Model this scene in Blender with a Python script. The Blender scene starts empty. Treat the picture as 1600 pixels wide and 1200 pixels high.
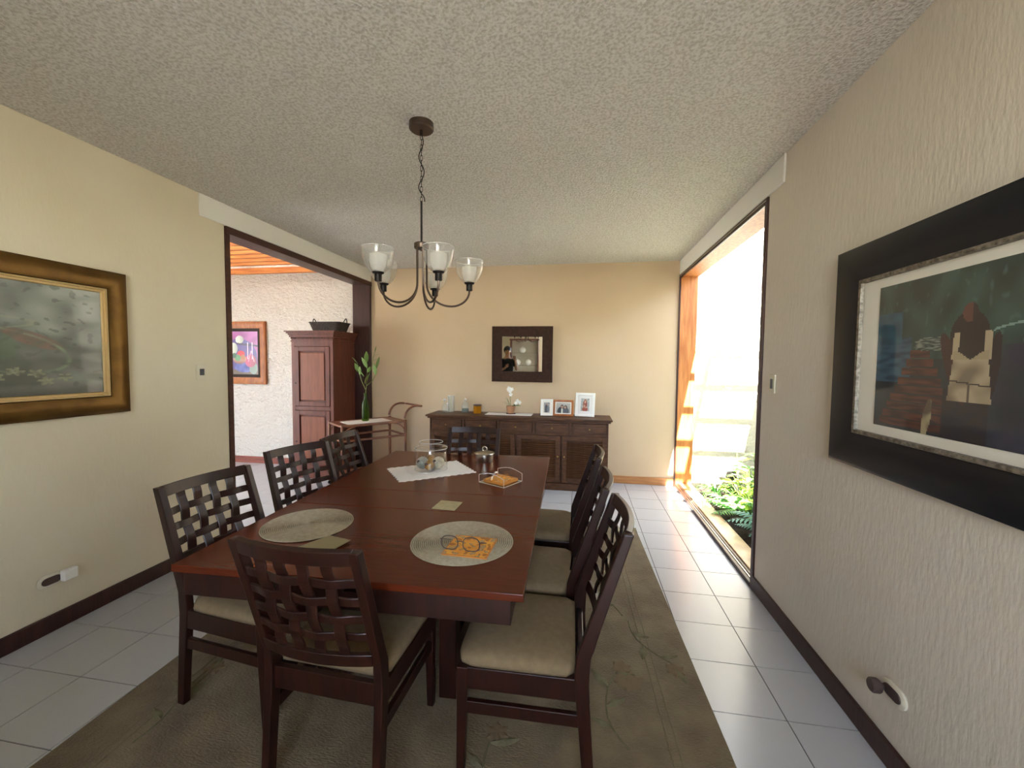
import bpy, bmesh, math, random
from mathutils import Vector, Matrix, Euler, noise
random.seed(7)
C = bpy.context.scene.collection
S = bpy.context.scene
PI = math.pi

# ------------------------------------------------------------------ camera
F_PX, YAW, PITCH, ROLL, CAM_H = 645.0126, .16357746, .050963615, .010145913, 1.551
cam = bpy.data.cameras.new('camera'); camo = bpy.data.objects.new('camera', cam); C.objects.link(camo)
cam.sensor_width = 36; cam.lens = 36 * F_PX / 1600; cam.clip_start = .02
_cy, _sy, _cp, _sp = math.cos(YAW), math.sin(YAW), math.cos(PITCH), math.sin(PITCH)
_f = Vector((-_sy * _cp, _cy * _cp, -_sp)); _r = Vector((_cy, _sy, 0)); _u = _r.cross(_f)
_r2 = _r * math.cos(ROLL) + _u * math.sin(ROLL); _u2 = _u * math.cos(ROLL) - _r * math.sin(ROLL)
M4 = Matrix((_r2, _u2, -_f)).transposed().to_4x4(); M4.translation = (0, 0, CAM_H)
camo.matrix_world = M4
S.camera = camo

# ------------------------------------------------------------------ light
world = bpy.data.worlds.new('sky'); S.world = world; world.use_nodes = True
wn = world.node_tree; bg = wn.nodes['Background']
sky = wn.nodes.new('ShaderNodeTexSky'); sky.sky_type = 'NISHITA'; sky.sun_disc = False
sky.sun_elevation = math.radians(50); sky.sun_rotation = math.radians(168); sky.altitude = 1500
hs = wn.nodes.new('ShaderNodeHueSaturation'); hs.inputs['Saturation'].default_value = .6; wn.links.new(sky.outputs[0], hs.inputs['Color']); wn.links.new(hs.outputs[0], bg.inputs[0]); bg.inputs[1].default_value = .7
sun = bpy.data.lights.new('sun', 'SUN'); suno = bpy.data.objects.new('sun', sun); C.objects.link(suno)
sun.energy = 12; sun.angle = .009; sun.color = (1, .97, .93)
suno.rotation_euler = Vector((-.175, .8, -1)).to_track_quat('-Z', 'Y').to_euler()
suno.location = (2, 0, 8)
S.view_settings.view_transform = 'Standard'; S.view_settings.look = 'None'
S.view_settings.gamma = 1; S.view_settings.use_curve_mapping = False
S.view_settings.exposure = 2.85

XL, XR, YB, ZC = -2.94, 1.211, 5.477, 2.843
YF = -2.6

# ------------------------------------------------------------------ materials
def mat(name, col, rough=.5, metal=0, spec=.5, col2=None, scale=8, stretch=(1, 1, 1), bump=0, bscale=None, bdist=.01,
        coat=0, trans=0, detail=4, lo=.35, hi=.65, bstretch=None, sheen=0, translucent=0, bkind='noise', ior=1.45):
    m = bpy.data.materials.new(name); m.use_nodes = True
    nt = m.node_tree; b = nt.nodes['Principled BSDF']; L = nt.links
    b.inputs['Base Color'].default_value = (*col, 1); b.inputs['Roughness'].default_value = rough
    b.inputs['Metallic'].default_value = metal; b.inputs['Specular IOR Level'].default_value = spec
    b.inputs['Coat Weight'].default_value = coat; b.inputs['Coat Roughness'].default_value = .08
    b.inputs['Transmission Weight'].default_value = trans; b.inputs['Sheen Weight'].default_value = sheen
    b.inputs['IOR'].default_value = ior
    tc = nt.nodes.new('ShaderNodeTexCoord')
    def tex(sc, st, kind='noise', det=4):
        mp = nt.nodes.new('ShaderNodeMapping'); mp.inputs['Scale'].default_value = st
        L.new(tc.outputs['Object'], mp.inputs['Vector'])
        if kind == 'noise':
            n = nt.nodes.new('ShaderNodeTexNoise'); n.inputs['Scale'].default_value = sc; n.inputs['Detail'].default_value = det
            L.new(mp.outputs[0], n.inputs['Vector']); return n.outputs[0]
        n = nt.nodes.new('ShaderNodeTexVoronoi'); n.inputs['Scale'].default_value = sc
        if kind == 'smooth': n.feature = 'SMOOTH_F1'
        L.new(mp.outputs[0], n.inputs['Vector']); return n.outputs['Distance']
    if col2:
        t = tex(scale, stretch, 'noise', detail)
        r = nt.nodes.new('ShaderNodeValToRGB'); r.color_ramp.elements[0].position = lo; r.color_ramp.elements[1].position = hi
        r.color_ramp.elements[0].color = (*col, 1); r.color_ramp.elements[1].color = (*col2, 1)
        L.new(t, r.inputs[0]); L.new(r.outputs[0], b.inputs['Base Color'])
    if bump:
        t = tex(bscale or scale, bstretch or stretch, bkind, 6)
        bp = nt.nodes.new('ShaderNodeBump'); bp.inputs['Strength'].default_value = bump; bp.inputs['Distance'].default_value = bdist
        L.new(t, bp.inputs['Height']); L.new(bp.outputs[0], b.inputs['Normal'])
    return m

def thin_glass(name, tint=(1, 1, 1), body=0.0, body_col=(1, 1, 1), refl=1.0, rough=.02):
    m = bpy.data.materials.new(name); m.use_nodes = True
    nt = m.node_tree; nt.nodes.clear(); L = nt.links
    out = nt.nodes.new('ShaderNodeOutputMaterial'); tr = nt.nodes.new('ShaderNodeBsdfTransparent'); gl = nt.nodes.new('ShaderNodeBsdfGlossy')
    tr.inputs[0].default_value = (*tint, 1); gl.inputs['Roughness'].default_value = rough
    fr = nt.nodes.new('ShaderNodeLayerWeight'); fr.inputs['Blend'].default_value = .5
    pw = nt.nodes.new('ShaderNodeMath'); pw.operation = 'POWER'; pw.inputs[1].default_value = 3.5
    mu = nt.nodes.new('ShaderNodeMath'); mu.operation = 'MULTIPLY_ADD'; mu.inputs[1].default_value = .55 * refl; mu.inputs[2].default_value = .035
    L.new(fr.outputs['Facing'], pw.inputs[0]); L.new(pw.outputs[0], mu.inputs[0])
    mx = nt.nodes.new('ShaderNodeMixShader'); L.new(mu.outputs[0], mx.inputs[0]); L.new(tr.outputs[0], mx.inputs[1]); L.new(gl.outputs[0], mx.inputs[2])
    if body:
        df = nt.nodes.new('ShaderNodeBsdfDiffuse'); df.inputs[0].default_value = (*body_col, 1)
        m2 = nt.nodes.new('ShaderNodeMixShader'); m2.inputs[0].default_value = body
        L.new(mx.outputs[0], m2.inputs[1]); L.new(df.outputs[0], m2.inputs[2]); L.new(m2.outputs[0], out.inputs[0])
    else: L.new(mx.outputs[0], out.inputs[0])
    return m

def frosted(name, col, k=.55):
    m = bpy.data.materials.new(name); m.use_nodes = True; nt = m.node_tree; nt.nodes.clear(); L = nt.links
    out = nt.nodes.new('ShaderNodeOutputMaterial'); a = nt.nodes.new('ShaderNodeBsdfTransparent'); b = nt.nodes.new('ShaderNodeBsdfTranslucent'); c = nt.nodes.new('ShaderNodeBsdfDiffuse')
    b.inputs[0].default_value = (*col, 1); c.inputs[0].default_value = (*col, 1)
    x = nt.nodes.new('ShaderNodeMixShader'); L.new(b.outputs[0], x.inputs[1]); L.new(c.outputs[0], x.inputs[2])
    y = nt.nodes.new('ShaderNodeMixShader'); y.inputs[0].default_value = k; L.new(a.outputs[0], y.inputs[1]); L.new(x.outputs[0], y.inputs[2])
    L.new(y.outputs[0], out.inputs[0]); return m

def vcol_mat(name, rough=.5, coat=0, spec=.5):
    m = bpy.data.materials.new(name); m.use_nodes = True; nt = m.node_tree; b = nt.nodes['Principled BSDF']
    a = nt.nodes.new('ShaderNodeVertexColor'); a.layer_name = 'paint'
    nt.links.new(a.outputs[0], b.inputs['Base Color'])
    b.inputs['Roughness'].default_value = rough; b.inputs['Coat Weight'].default_value = coat; b.inputs['Coat Roughness'].default_value = .03
    b.inputs['Specular IOR Level'].default_value = spec
    return m

def lin(h):
    h = h.lstrip('#'); v = [int(h[i:i + 2], 16) / 255 for i in (0, 2, 4)]
    return tuple(c / 12.92 if c < .04045 else ((c + .055) / 1.055) ** 2.4 for c in v)

M = {}
M['wall'] = mat('wall_paint_cream', lin('dcd2b8'), .85, col2=lin('d7ccb0'), scale=1.5, bump=.35, bscale=60, bstretch=(1, 1, .35), bdist=.004)
M['wall_r'] = mat('wall_paint_beige', lin('dfd6c6'), .85, col2=lin('dad0bf'), scale=1.5, bump=.5, bscale=55, bstretch=(1, 1, .3), bdist=.005)
M['wall_b'] = mat('wall_paint_peach', lin('c8b192'), .85, col2=lin('c3ab8b'), scale=1.2, bump=.35, bscale=45, bstretch=(1, 1, .3), bdist=.004)
M['ceil'] = mat('ceiling_plaster', lin('d6d0c4'), .95, col2=lin('f2eee6'), scale=75, lo=.36, hi=.58, bump=1, bscale=75, bdist=.03, detail=4)  # fine dark/light speckle paints the shade of the plaster pits
M['white'] = mat('white_paint', lin('eae7de'), .7, bump=.1, bscale=30)
M['stucco'] = mat('white_stucco', lin('d9d5cb'), .9, bump=1.0, bscale=20, bdist=.06, bstretch=(1, 1, 1.6))
M['stucco_garden'] = mat('garden_stucco', lin('d2ccba'), .9, bump=1.0, bscale=30, bdist=.02)
M['tile'] = mat('floor_tile', lin('b2b3b4'), .22, col2=lin('b1b2b1'), scale=3, bump=.1, bscale=9, bdist=.01, spec=.3)
M['grout'] = mat('grout', lin('4a3d38'), .9)
M['darkwood'] = mat('dark_mahogany', lin('301a17'), .4, col2=lin('40241e'), scale=5, stretch=(12, 12, 1), bump=.08)
M['chairwood'] = mat('chair_mahogany', lin('1c0c08'), .36, col2=lin('2c120c'), scale=6, stretch=(6, 6, 1.2), spec=.4, bump=.03)
M['tablewood'] = mat('table_mahogany', lin('4c1d0d'), .22, col2=lin('552210'), scale=6, stretch=(1.5, 22, 22), bump=.02, detail=6, spec=.24)
M['trim'] = mat('trim_brown', lin('4c2b1f'), .4, col2=lin('3a1f17'), scale=4, stretch=(8, 1, 8), bump=.05)
M['cedar'] = mat('cedar_jamb', lin('c98648'), .5, col2=lin('a9652f'), scale=3, stretch=(10, 10, 1), bump=.1)
M['base_light'] = mat('baseboard_honey', lin('b9824f'), .5, col2=lin('a56f40'), scale=4, stretch=(1, 8, 8))
M['base_red'] = mat('baseboard_red', lin('8c4a35'), .5, col2=lin('74382a'), scale=4, stretch=(1, 8, 8))
M['pergola'] = mat('pergola_pine', lin('e0954f'), .55, col2=lin('c07038'), scale=3, stretch=(1, 10, 10), bump=.1)
M['sillstone'] = mat('travertine_sill', lin('b79a6b'), .35, col2=lin('94744b'), scale=6, bump=.1, coat=.2)
M['sidewood'] = mat('sideboard_walnut', lin('402819'), .45, col2=lin('5a3b26'), scale=5, stretch=(2, 8, 8), bump=.08, spec=.3)
M['wardwood'] = mat('wardrobe_mahogany', lin('552a1e'), .45, col2=lin('683626'), scale=4, stretch=(8, 8, 1), bump=.06)
M['wardpanel'] = mat('wardrobe_panel', lin('7c4429'), .45, col2=lin('6c3820'), scale=4, stretch=(8, 8, 1), bump=.05)
M['rattan'] = mat('trolley_bamboo', lin('6f4430'), .35, col2=lin('8d5c40'), scale=10, coat=.3)
M['fabric'] = mat('seat_fabric', lin('76654a'), .9, col2=lin('6e5e44'), scale=40, bump=.2, bscale=300, bdist=.002)
M['bronze'] = mat('brushed_bronze', lin('5a4c42'), .38, metal=.8)
M['iron'] = mat('dark_iron', lin('201b18'), .5, metal=.5)
M['glass'] = thin_glass('clear_glass')
M['shade'] = thin_glass('shade_glass', (.93, .93, .91), .10, (.9, .88, .84), refl=1.6, rough=.08)
M['vase'] = thin_glass('thick_clear_glass', (.95, .97, .95), .10, (.85, .88, .85), refl=1.5)
M['edge'] = thin_glass('glass_edge_glint', body=.6, body_col=(.95, .94, .9), refl=1.4)  # whitish diffuse body paints the bright glints of glass edges
M['frost'] = frosted('frosted_cup', (.95, .94, .9), .42)
M['bottle'] = thin_glass('green_glass', (.35, .55, .12), .18, lin('4a6a1c'))
M['amber'] = thin_glass('amber_glass', (.85, .55, .12), .45, lin('c08a1c'))
M['liquid'] = thin_glass('grey_liquid', (.6, .66, .62), .3, lin('8a9488'))
M['acrylic'] = thin_glass('clear_acrylic', refl=1.3)
M['metal'] = mat('brushed_steel', lin('b8b2a4'), .28, metal=1)
M['brass'] = mat('aged_brass', lin('a8884c'), .35, metal=.9)
M['cloth'] = mat('white_cloth', lin('e4e0d8'), .9, bump=.2, bscale=120, bdist=.002)
M['paperwhite'] = mat('passepartout', lin('e8e2d2'), .8, coat=.3)
M['mat_woven'] = mat('woven_mat', lin('a89d84'), .85, col2=lin('978c74'), scale=60, bump=.4, bscale=250, bdist=.002)
M['matbase'] = mat('mat_thread', lin('4c4436'), .9)
M['black'] = mat('black_lacquer', lin('15161b'), .4, spec=.35)
M['silver'] = mat('antique_silver', lin('9a9284'), .5, metal=.6, col2=lin('5f584c'), scale=60, bump=.5, bscale=60, bdist=.004)
M['gold'] = mat('bronze_gold', lin('745628'), .4, metal=.7, col2=lin('5c421f'), scale=8)
M['goldlite'] = mat('gold_fillet', lin('c2a878'), .4, metal=.6)
M['slate'] = mat('dark_velvet', lin('2a2018'), .8)
M['honey'] = mat('honey_frame', lin('a8662f'), .45, col2=lin('8a4f22'), scale=6, stretch=(6, 6, 1))
M['mirrorwood'] = mat('mirror_frame_wood', lin('2a1810'), .6, col2=lin('3a2317'), scale=8, stretch=(4, 4, 4), bump=.1, spec=.2)
M['mirror'] = mat('mirror_silvering', (.82, .84, .82), .015, metal=1)
M['rug'] = mat('rug_pile', lin('60533f'), .95, col2=lin('73664d'), scale=5, bump=.7, bscale=70, bdist=.01, bstretch=(1, 2.5, 1), sheen=.15, spec=.1)
M['rugleaf'] = mat('rug_leaf', lin('625d47'), .95, col2=lin('6a6850'), scale=30, bump=.4, bscale=120, bdist=.005, spec=.1)
M['rugflower'] = mat('rug_flower', lin('6e5f49'), .95, bump=.4, bscale=120, bdist=.005, spec=.1)
M['rugedge'] = mat('rug_binding', lin('6f654e'), .95)
M['soil'] = mat('dark_soil', lin('2b221a'), .95, col2=lin('3b2f25'), scale=30, bump=1, bscale=60, bdist=.02)
M['stone'] = mat('dark_stone', lin('3a3734'), .7, col2=lin('4b4743'), scale=10, bump=.5, bscale=25)
M['leaf1'] = mat('fern_green', lin('4f8a3c'), .5, col2=lin('6fa848'), scale=5)
M['leaf2'] = mat('lime_leaf', lin('a6c83a'), .5, col2=lin('86b030'), scale=5)
M['leaf3'] = mat('deep_leaf', lin('2f6a35'), .4, col2=lin('478a45'), scale=5)
M['leaf4'] = mat('blue_green_leaf', lin('4f7f66'), .45, col2=lin('6b9c80'), scale=5)
M['leaf5'] = mat('cut_branch_leaf', lin('5f7a3c'), .5, col2=lin('7f9650'), scale=8)
M['yellowleaf'] = mat('yellow_leaf', lin('c9d552'), .5)
M['orange'] = mat('orange_petal', lin('d8613a'), .6)
M['stem'] = mat('stem_green', lin('6f7f42'), .6)
M['petal'] = mat('white_petal', lin('efeee6'), .6)
M['terracotta'] = mat('terracotta', lin('b0805c'), .7)
M['basket'] = mat('dark_wicker', lin('2c2724'), .8, col2=lin('453d37'), scale=70, bump=.8, bscale=90, bdist=.008)
M['plastic'] = mat('cream_plastic', lin('d6cfb8'), .4)
M['greyplastic'] = mat('grey_plastic', lin('3c4046'), .35)
M['plugdark'] = mat('plug_brown', lin('4a3a35'), .5)
M['card'] = mat('cream_card', lin('aca27c'), .7, col2=lin('a2976f'), scale=30, bump=.3, bscale=60)
M['cardpale'] = mat('pale_card', lin('8f8868'), .7)
M['ball1'] = mat('pearl_ball', lin('a3a498'), .3, col2=lin('7f8377'), scale=12, coat=.5)
M['ball2'] = mat('umber_ball', lin('6a4a28'), .4, col2=lin('a07a40'), scale=14, coat=.4)
M['ball3'] = mat('cream_ball', lin('c7bfa8'), .4, col2=lin('8d836c'), scale=20, coat=.4)
M['skin'] = mat('skin', lin('b08468'), .5)
M['shirt'] = mat('dark_shirt', lin('15191d'), .9)
M['trouser'] = mat('dark_trousers', lin('1e2228'), .9)
M['hair'] = mat('dark_hair', lin('120d0a'), .6)
M['paint'] = vcol_mat('painted_canvas', .35, coat=.15)
M['print'] = vcol_mat('glazed_print', .6, coat=1)
M['photo'] = vcol_mat('photo_print', .35)
M['napkin'] = vcol_mat('napkin_print', .8)
M['bounce_ground'] = mat('bounce_paving', lin('cdc6b8'), .8, col2=lin('c4bdae'), scale=3)  # pale ground for the unseen bounce surfaces outside
M['roofpane'] = None

def roof_pane():
    m = bpy.data.materials.new('translucent_roof_sheet'); m.use_nodes = True; nt = m.node_tree; nt.nodes.clear()
    o = nt.nodes.new('ShaderNodeOutputMaterial'); t = nt.nodes.new('ShaderNodeBsdfTranslucent'); t.inputs[0].default_value = (.34, .33, .31, 1)
    nt.links.new(t.outputs[0], o.inputs[0]); return m
M['roofpane'] = roof_pane()

# ------------------------------------------------------------------ mesh builder
class MB:
    def __init__(s): s.v = []; s.f = []; s.c = None
    def add(s, vs, fs, T=None):
        n = len(s.v)
        s.v += [tuple(T @ Vector(p)) if T else tuple(p) for p in vs]
        s.f += [tuple(i + n for i in f) for f in fs]; return s
    def box(s, a, b, T=None):
        (x0, y0, z0), (x1, y1, z1) = a, b
        if x0 > x1: x0, x1 = x1, x0
        if y0 > y1: y0, y1 = y1, y0
        if z0 > z1: z0, z1 = z1, z0
        return s.add([(x0, y0, z0), (x1, y0, z0), (x1, y1, z0), (x0, y1, z0), (x0, y0, z1), (x1, y0, z1), (x1, y1, z1), (x0, y1, z1)],
              [(3, 2, 1, 0), (4, 5, 6, 7), (0, 1, 5, 4), (1, 2, 6, 5), (2, 3, 7, 6), (3, 0, 4, 7)], T)
    def prism(s, poly, a, b, axis=2, T=None):
        # poly 2-D, extruded a..b along axis (others in cyclic order)
        n = len(poly)
        def P(p, h):
            if axis == 2: return (p[0], p[1], h)
            if axis == 1: return (p[0], h, p[1])
            return (h, p[0], p[1])
        vs = [P(p, a) for p in poly] + [P(p, b) for p in poly]
        fs = [tuple(range(n)), tuple(range(2 * n - 1, n - 1, -1))] + [(i, (i + 1) % n, n + (i + 1) % n, n + i) for i in range(n)]
        return s.add(vs, fs, T)
    def lathe(s, prof, seg=24, T=None, cap=True, sx=1, sy=1):
        vs = []; fs = []
        for r, z in prof:
            for k in range(seg):
                a = 2 * PI * k / seg; vs.append((r * math.cos(a) * sx, r * math.sin(a) * sy, z))
        for i in range(len(prof) - 1):
            for k in range(seg):
                k2 = (k + 1) % seg; fs.append((i * seg + k, i * seg + k2, (i + 1) * seg + k2, (i + 1) * seg + k))
        if cap:
            if prof[0][0] > 1e-5: fs.append(tuple(range(seg - 1, -1, -1)))
            if prof[-1][0] > 1e-5: fs.append(tuple((len(prof) - 1) * seg + k for k in range(seg)))
        return s.add(vs, fs, T)
    def tube(s, pts, r, seg=8, closed=False, T=None):
        pts = [Vector(p) for p in pts]; n = len(pts); vs = []; fs = []
        rr = r if isinstance(r, (list, tuple)) else [r] * n
        up = None
        for i, p in enumerate(pts):
            if closed: t = pts[(i + 1) % n] - pts[i - 1]
            else: t = pts[min(i + 1, n - 1)] - pts[max(i - 1, 0)]
            t.normalize()
            if up is None:
                up = Vector((0, 0, 1)) if abs(t.z) < .9 else Vector((1, 0, 0))
            a = up - t * up.dot(t); a.normalize(); up = a; b = t.cross(a)
            for k in range(seg):
                w = 2 * PI * k / seg; vs.append(tuple(p + (a * math.cos(w) + b * math.sin(w)) * rr[i]))
        for i in range(n if closed else n - 1):
            j = (i + 1) % n
            for k in range(seg):
                k2 = (k + 1) % seg; fs.append((i * seg + k, i * seg + k2, j * seg + k2, j * seg + k))
        if not closed: fs += [tuple(range(seg - 1, -1, -1)), tuple((n - 1) * seg + k for k in range(seg))]
        return s.add(vs, fs, T)
    def ribbon(s, pts, wdir, w, th):
        # rectangular section swept along pts; wdir = unit width direction
        pts = [Vector(p) for p in pts]; n = len(pts); wd = Vector(wdir); vs = []; fs = []
        for i, p in enumerate(pts):
            t = (pts[min(i + 1, n - 1)] - pts[max(i - 1, 0)]).normalized()
            wv = (wd - t * wd.dot(t)).normalized(); nn = t.cross(wv)
            for a, b in ((-1, -1), (1, -1), (1, 1), (-1, 1)): vs.append(tuple(p + wv * a * w / 2 + nn * b * th / 2))
        for i in range(n - 1):
            for k in range(4):
                k2 = (k + 1) % 4; fs.append((i * 4 + k, i * 4 + k2, (i + 1) * 4 + k2, (i + 1) * 4 + k))
        fs += [(3, 2, 1, 0), ((n - 1) * 4, (n - 1) * 4 + 1, (n - 1) * 4 + 2, (n - 1) * 4 + 3)]
        return s.add(vs, fs)
    def build(s, name, m, parent=None, smooth=False, bevel=0, loc=None, rot=None, seg=2, kind=None, label=None, solid=0):
        me = bpy.data.meshes.new(name); me.from_pydata(s.v, [], s.f); me.validate()
        bm = bmesh.new(); bm.from_mesh(me)
        if not solid: bmesh.ops.recalc_face_normals(bm, faces=bm.faces)
        bm.to_mesh(me); bm.free()
        me.materials.append(m)
        if smooth:
            for p in me.polygons: p.use_smooth = True
            if smooth != 'all':
                me.set_sharp_from_angle(angle=math.radians(40))
        o = bpy.data.objects.new(name, me); C.objects.link(o)
        if loc: o.location = loc
        if rot: o.rotation_euler = rot
        if parent: o.parent = parent
        if bevel:
            b = o.modifiers.new('bevel', 'BEVEL'); b.width = bevel; b.segments = seg; b.limit_method = 'ANGLE'; b.angle_limit = math.radians(50)
            b.harden_normals = False
        if solid:
            q = o.modifiers.new('thick', 'SOLIDIFY'); q.thickness = solid; q.offset = 0
        if kind: o['kind'] = kind
        if label: o['label'] = label
        return o

def tag(o, label, cat, group=None):
    o['label'] = label; o['category'] = cat
    if group: o['group'] = group
    return o
def thing(name, label, cat, loc=(0, 0, 0), rz=0, group=None, rot=None):
    o = bpy.data.objects.new(name, None); C.objects.link(o); o.location = loc; o.rotation_euler = rot or (0, 0, rz)
    o.empty_display_size = .1
    return tag(o, label, cat, group)
def box(name, a, b, m, parent=None, bevel=0, **k): return MB().box(a, b).build(name, m, parent, bevel=bevel, **k)
def struct(o): o['kind'] = 'structure'; return o
def copy_tree(root, loc, rz, label=None, group=None):
    r = root.copy(); C.objects.link(r); r.location = loc; r.rotation_euler = (0, 0, rz)
    if label: r['label'] = label
    if group: r['group'] = group
    for ch in list(root.children):
        c = ch.copy(); C.objects.link(c); c.parent = r
        for g in list(ch.children):
            d = g.copy(); C.objects.link(d); d.parent = c
    return r
def T(x=0, y=0, z=0, rx=0, ry=0, rz=0): return Matrix.Translation((x, y, z)) @ Euler((rx, ry, rz)).to_matrix().to_4x4()

# ------------------------------------------------------------------ the setting
TH_L, TH_R = .24, .20
Y0L, Y0R, ZLIN = 3.05, 3.02, 2.665           # where the openings begin, and their head height
TOP = 3.05
# floor: a mortar bed with single tiles on it
floor = struct(MB().box((-6.7, YF - .1, -.12), (XR + TH_R, YB + .1, -.004)).build('floor', M['grout']))
TS, G = .32998, .005
tx0, ty0 = .5938 * 1.551, 1.2267 * 1.551     # one grout crossing in the photograph
tile_me = None; rest = MB(); ntile = 0
for i in range(-24, 2):
    for j in range(-14, 12):
        x, y = tx0 + i * TS, ty0 + j * TS
        x1, y1 = min(x + TS, XR), min(y + TS, YB)
        if x1 - x < .03 or y1 - y < .03 or y + TS < YF or x + TS < -6.6: continue
        x0_ = max(x, -6.65); y0_ = max(y, YF)
        under = (x > -1.95 and x + TS < .5 and y + TS < 3.75 and y > .5)
        hall = x + TS < -3.1
        seen = (not under) and ((not hall and y + TS > .95 and (x < -1.6 or x > .3 or y > 3.2)) or (hall and y > 3.6 and x > -6.1))
        if seen and ntile < 296:
            full = (x1 - x > TS - 1e-4 and y1 - y > TS - 1e-4)
            if full and tile_me:
                o = bpy.data.objects.new('tile', tile_me); C.objects.link(o); o.location = (x, y, 0); o.parent = floor
            else:
                o = MB().box((G / 2, G / 2, -.0045), (x1 - x - G / 2, y1 - y - G / 2, 0)).build('tile', M['tile'], floor); o.location = (x, y, 0)
                if full: tile_me = o.data
            ntile += 1
        else:
            rest.box((x0_ + G / 2, y0_ + G / 2, -.0045), (x1 - G / 2, y1 - G / 2, 0))
rest.build('tile', M['tile'], floor, kind='stuff')

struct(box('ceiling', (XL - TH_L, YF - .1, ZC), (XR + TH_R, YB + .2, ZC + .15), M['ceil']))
# left wall with the passage to the hall
struct(MB().box((XL - TH_L, YF, -.02), (XL, Y0L - .002, TOP)).build('wall_left', M['wall']))
struct(MB().box((XL - TH_L, Y0L - .23, ZLIN + .005), (XL + .012, YB, ZC)).build('trim_1', M['white'], bevel=.006))
struct(MB().box((XR, YF, -.02), (XR + TH_R, Y0R - .002, TOP)).build('wall_right', M['wall_r']))
struct(MB().box((XR - .012, Y0R - .21, ZLIN + .005), (XR + TH_R, YB, ZC)).build('trim_2', M['white'], bevel=.006))
struct(MB().box((XL, YB, -.02), (XR + TH_R + .0, YB + .18, TOP)).build('wall_back', M['wall_b']))
FX0, FX1, FZ0, FZ1 = -.55, 1.1, 1.45, 2.65  # bounds of the added daylight opening behind the camera
struct(MB().box((XL - TH_L, YF - .15, -.02), (FX0, YF, TOP)).box((FX1, YF - .15, -.02), (XR + TH_R, YF, TOP)).box((FX0, YF - .15, -.02), (FX1, YF, FZ0)).box((FX0, YF - .15, FZ1), (FX1, YF, TOP)).build('wall_front', M['wall']))
rw = bpy.data.objects.new('added_fill_window', None); C.objects.link(rw); rw['kind'] = 'structure'  # invented window, added to bring daylight to the near half
for k in range(3):
    x = FX0 + (FX1 - FX0 - .05) * k / 2; box('mullion', (x, YF - .11, FZ0), (x + .05, YF - .05, FZ1), M['trim'], rw, .003)
for z in (FZ0, FZ1 - .05):
    for k in range(2):
        x = FX0 + .05 + (FX1 - FX0 - .05) * k / 2; box('window_rail', (x, YF - .11, z), (x + (FX1 - FX0 - .05) / 2 - .05, YF - .05, z + .05), M['trim'], rw, .003)
struct(MB().box((XL - TH_L, -9, -.14), (5, YF - .15, -.02)).build('added_bounce_ground_rear', M['bounce_ground']))  # unseen ground, added to bounce sun through the rear opening
struct(MB().box((XL - TH_L, Y0L - .23, ZC), (XL, YB, TOP)).build('wall_left_upper', M['stucco']))

# passage lining (left)
door = bpy.data.objects.new('door_1', None); C.objects.link(door); door['kind'] = 'structure'
y0, y1 = Y0L, YB - .045
box('jamb', (XL - TH_L - .01, y0, 0), (XL + .012, y0 + .045, ZLIN), M['trim'], door, .003)
box('jamb', (XL - TH_L - .01, y1, 0), (XL + .012, YB - .001, ZLIN), M['darkwood'], door, .003)
box('head_lining', (XL - TH_L - .01, y0 + .045, ZLIN - .035), (XL + .0, y1, ZLIN), M['trim'], door, .003)
box('casing', (XL, y0, ZLIN - .06), (XL + .02, YB - .001, ZLIN + .0), M['trim'], door, .004)
# garden opening lining (right)
win = bpy.data.objects.new('window_1', None); C.objects.link(win); win['kind'] = 'structure'
box('jamb', (XR - .012, Y0R, 0), (XR + TH_R, Y0R + .04, ZLIN), M['darkwood'], win, .003)
box('jamb', (XR + .004, YB - .03, 0), (XR + TH_R, YB + .0, ZLIN), M['cedar'], win, .003)
box('jamb_edge', (XR - .012, YB - .03, 0), (XR + .004, YB - .001, ZLIN), M['darkwood'], win, .002)
box('head_lining', (XR + .004, Y0R + .04, ZLIN - .03), (XR + TH_R, YB - .03, ZLIN), M['cedar'], win, .003)
box('head_casing', (XR - .012, Y0R + .04, ZLIN - .045), (XR + .004, YB - .03, ZLIN), M['darkwood'], win, .003)
box('head_track', (XR - .016, Y0R + .02, ZLIN - .022), (XR - .011, YB - .03, ZLIN - .016), M['metal'], win)
box('threshold', (XR - .014, Y0R + .04, -.003), (XR + .012, YB - .03, .03), M['darkwood'], win, .003)
box('threshold_track', (XR + .014, Y0R + .04, -.003), (XR + .026, YB - .03, .034), M['metal'], win, .002)
box('threshold', (XR + .028, Y0R + .04, -.003), (XR + .05, YB - .03, .04), M['darkwood'], win, .003)
box('sill', (XR + .05, Y0R + .04, -.05), (XR + TH_R, YB - .03, .05), M['sillstone'], win, .006)

# baseboards
def baseboard(name, a, b, m):
    (x0, y0), (x1, y1) = a, b
    return struct(MB().box((x0, y0, 0), (x1, y1, .1)).build(name, m, bevel=.006))
baseboard('baseboard_left', (XL, YF), (XL + .016, Y0L - .001), M['darkwood'])
baseboard('baseboard_right', (XR - .016, YF), (XR, Y0R - .001), M['darkwood'])
baseboard('baseboard_back', (XL + .02, YB - .016), (XR - .013, YB), M['base_light'])
baseboard('baseboard_hall', (-6.6, YB - .016), (XL - TH_L - .011, YB), M['base_red'])
baseboard('baseboard_front', (XL + .016, YF), (XR - .016, YF + .016), M['darkwood'])

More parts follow.
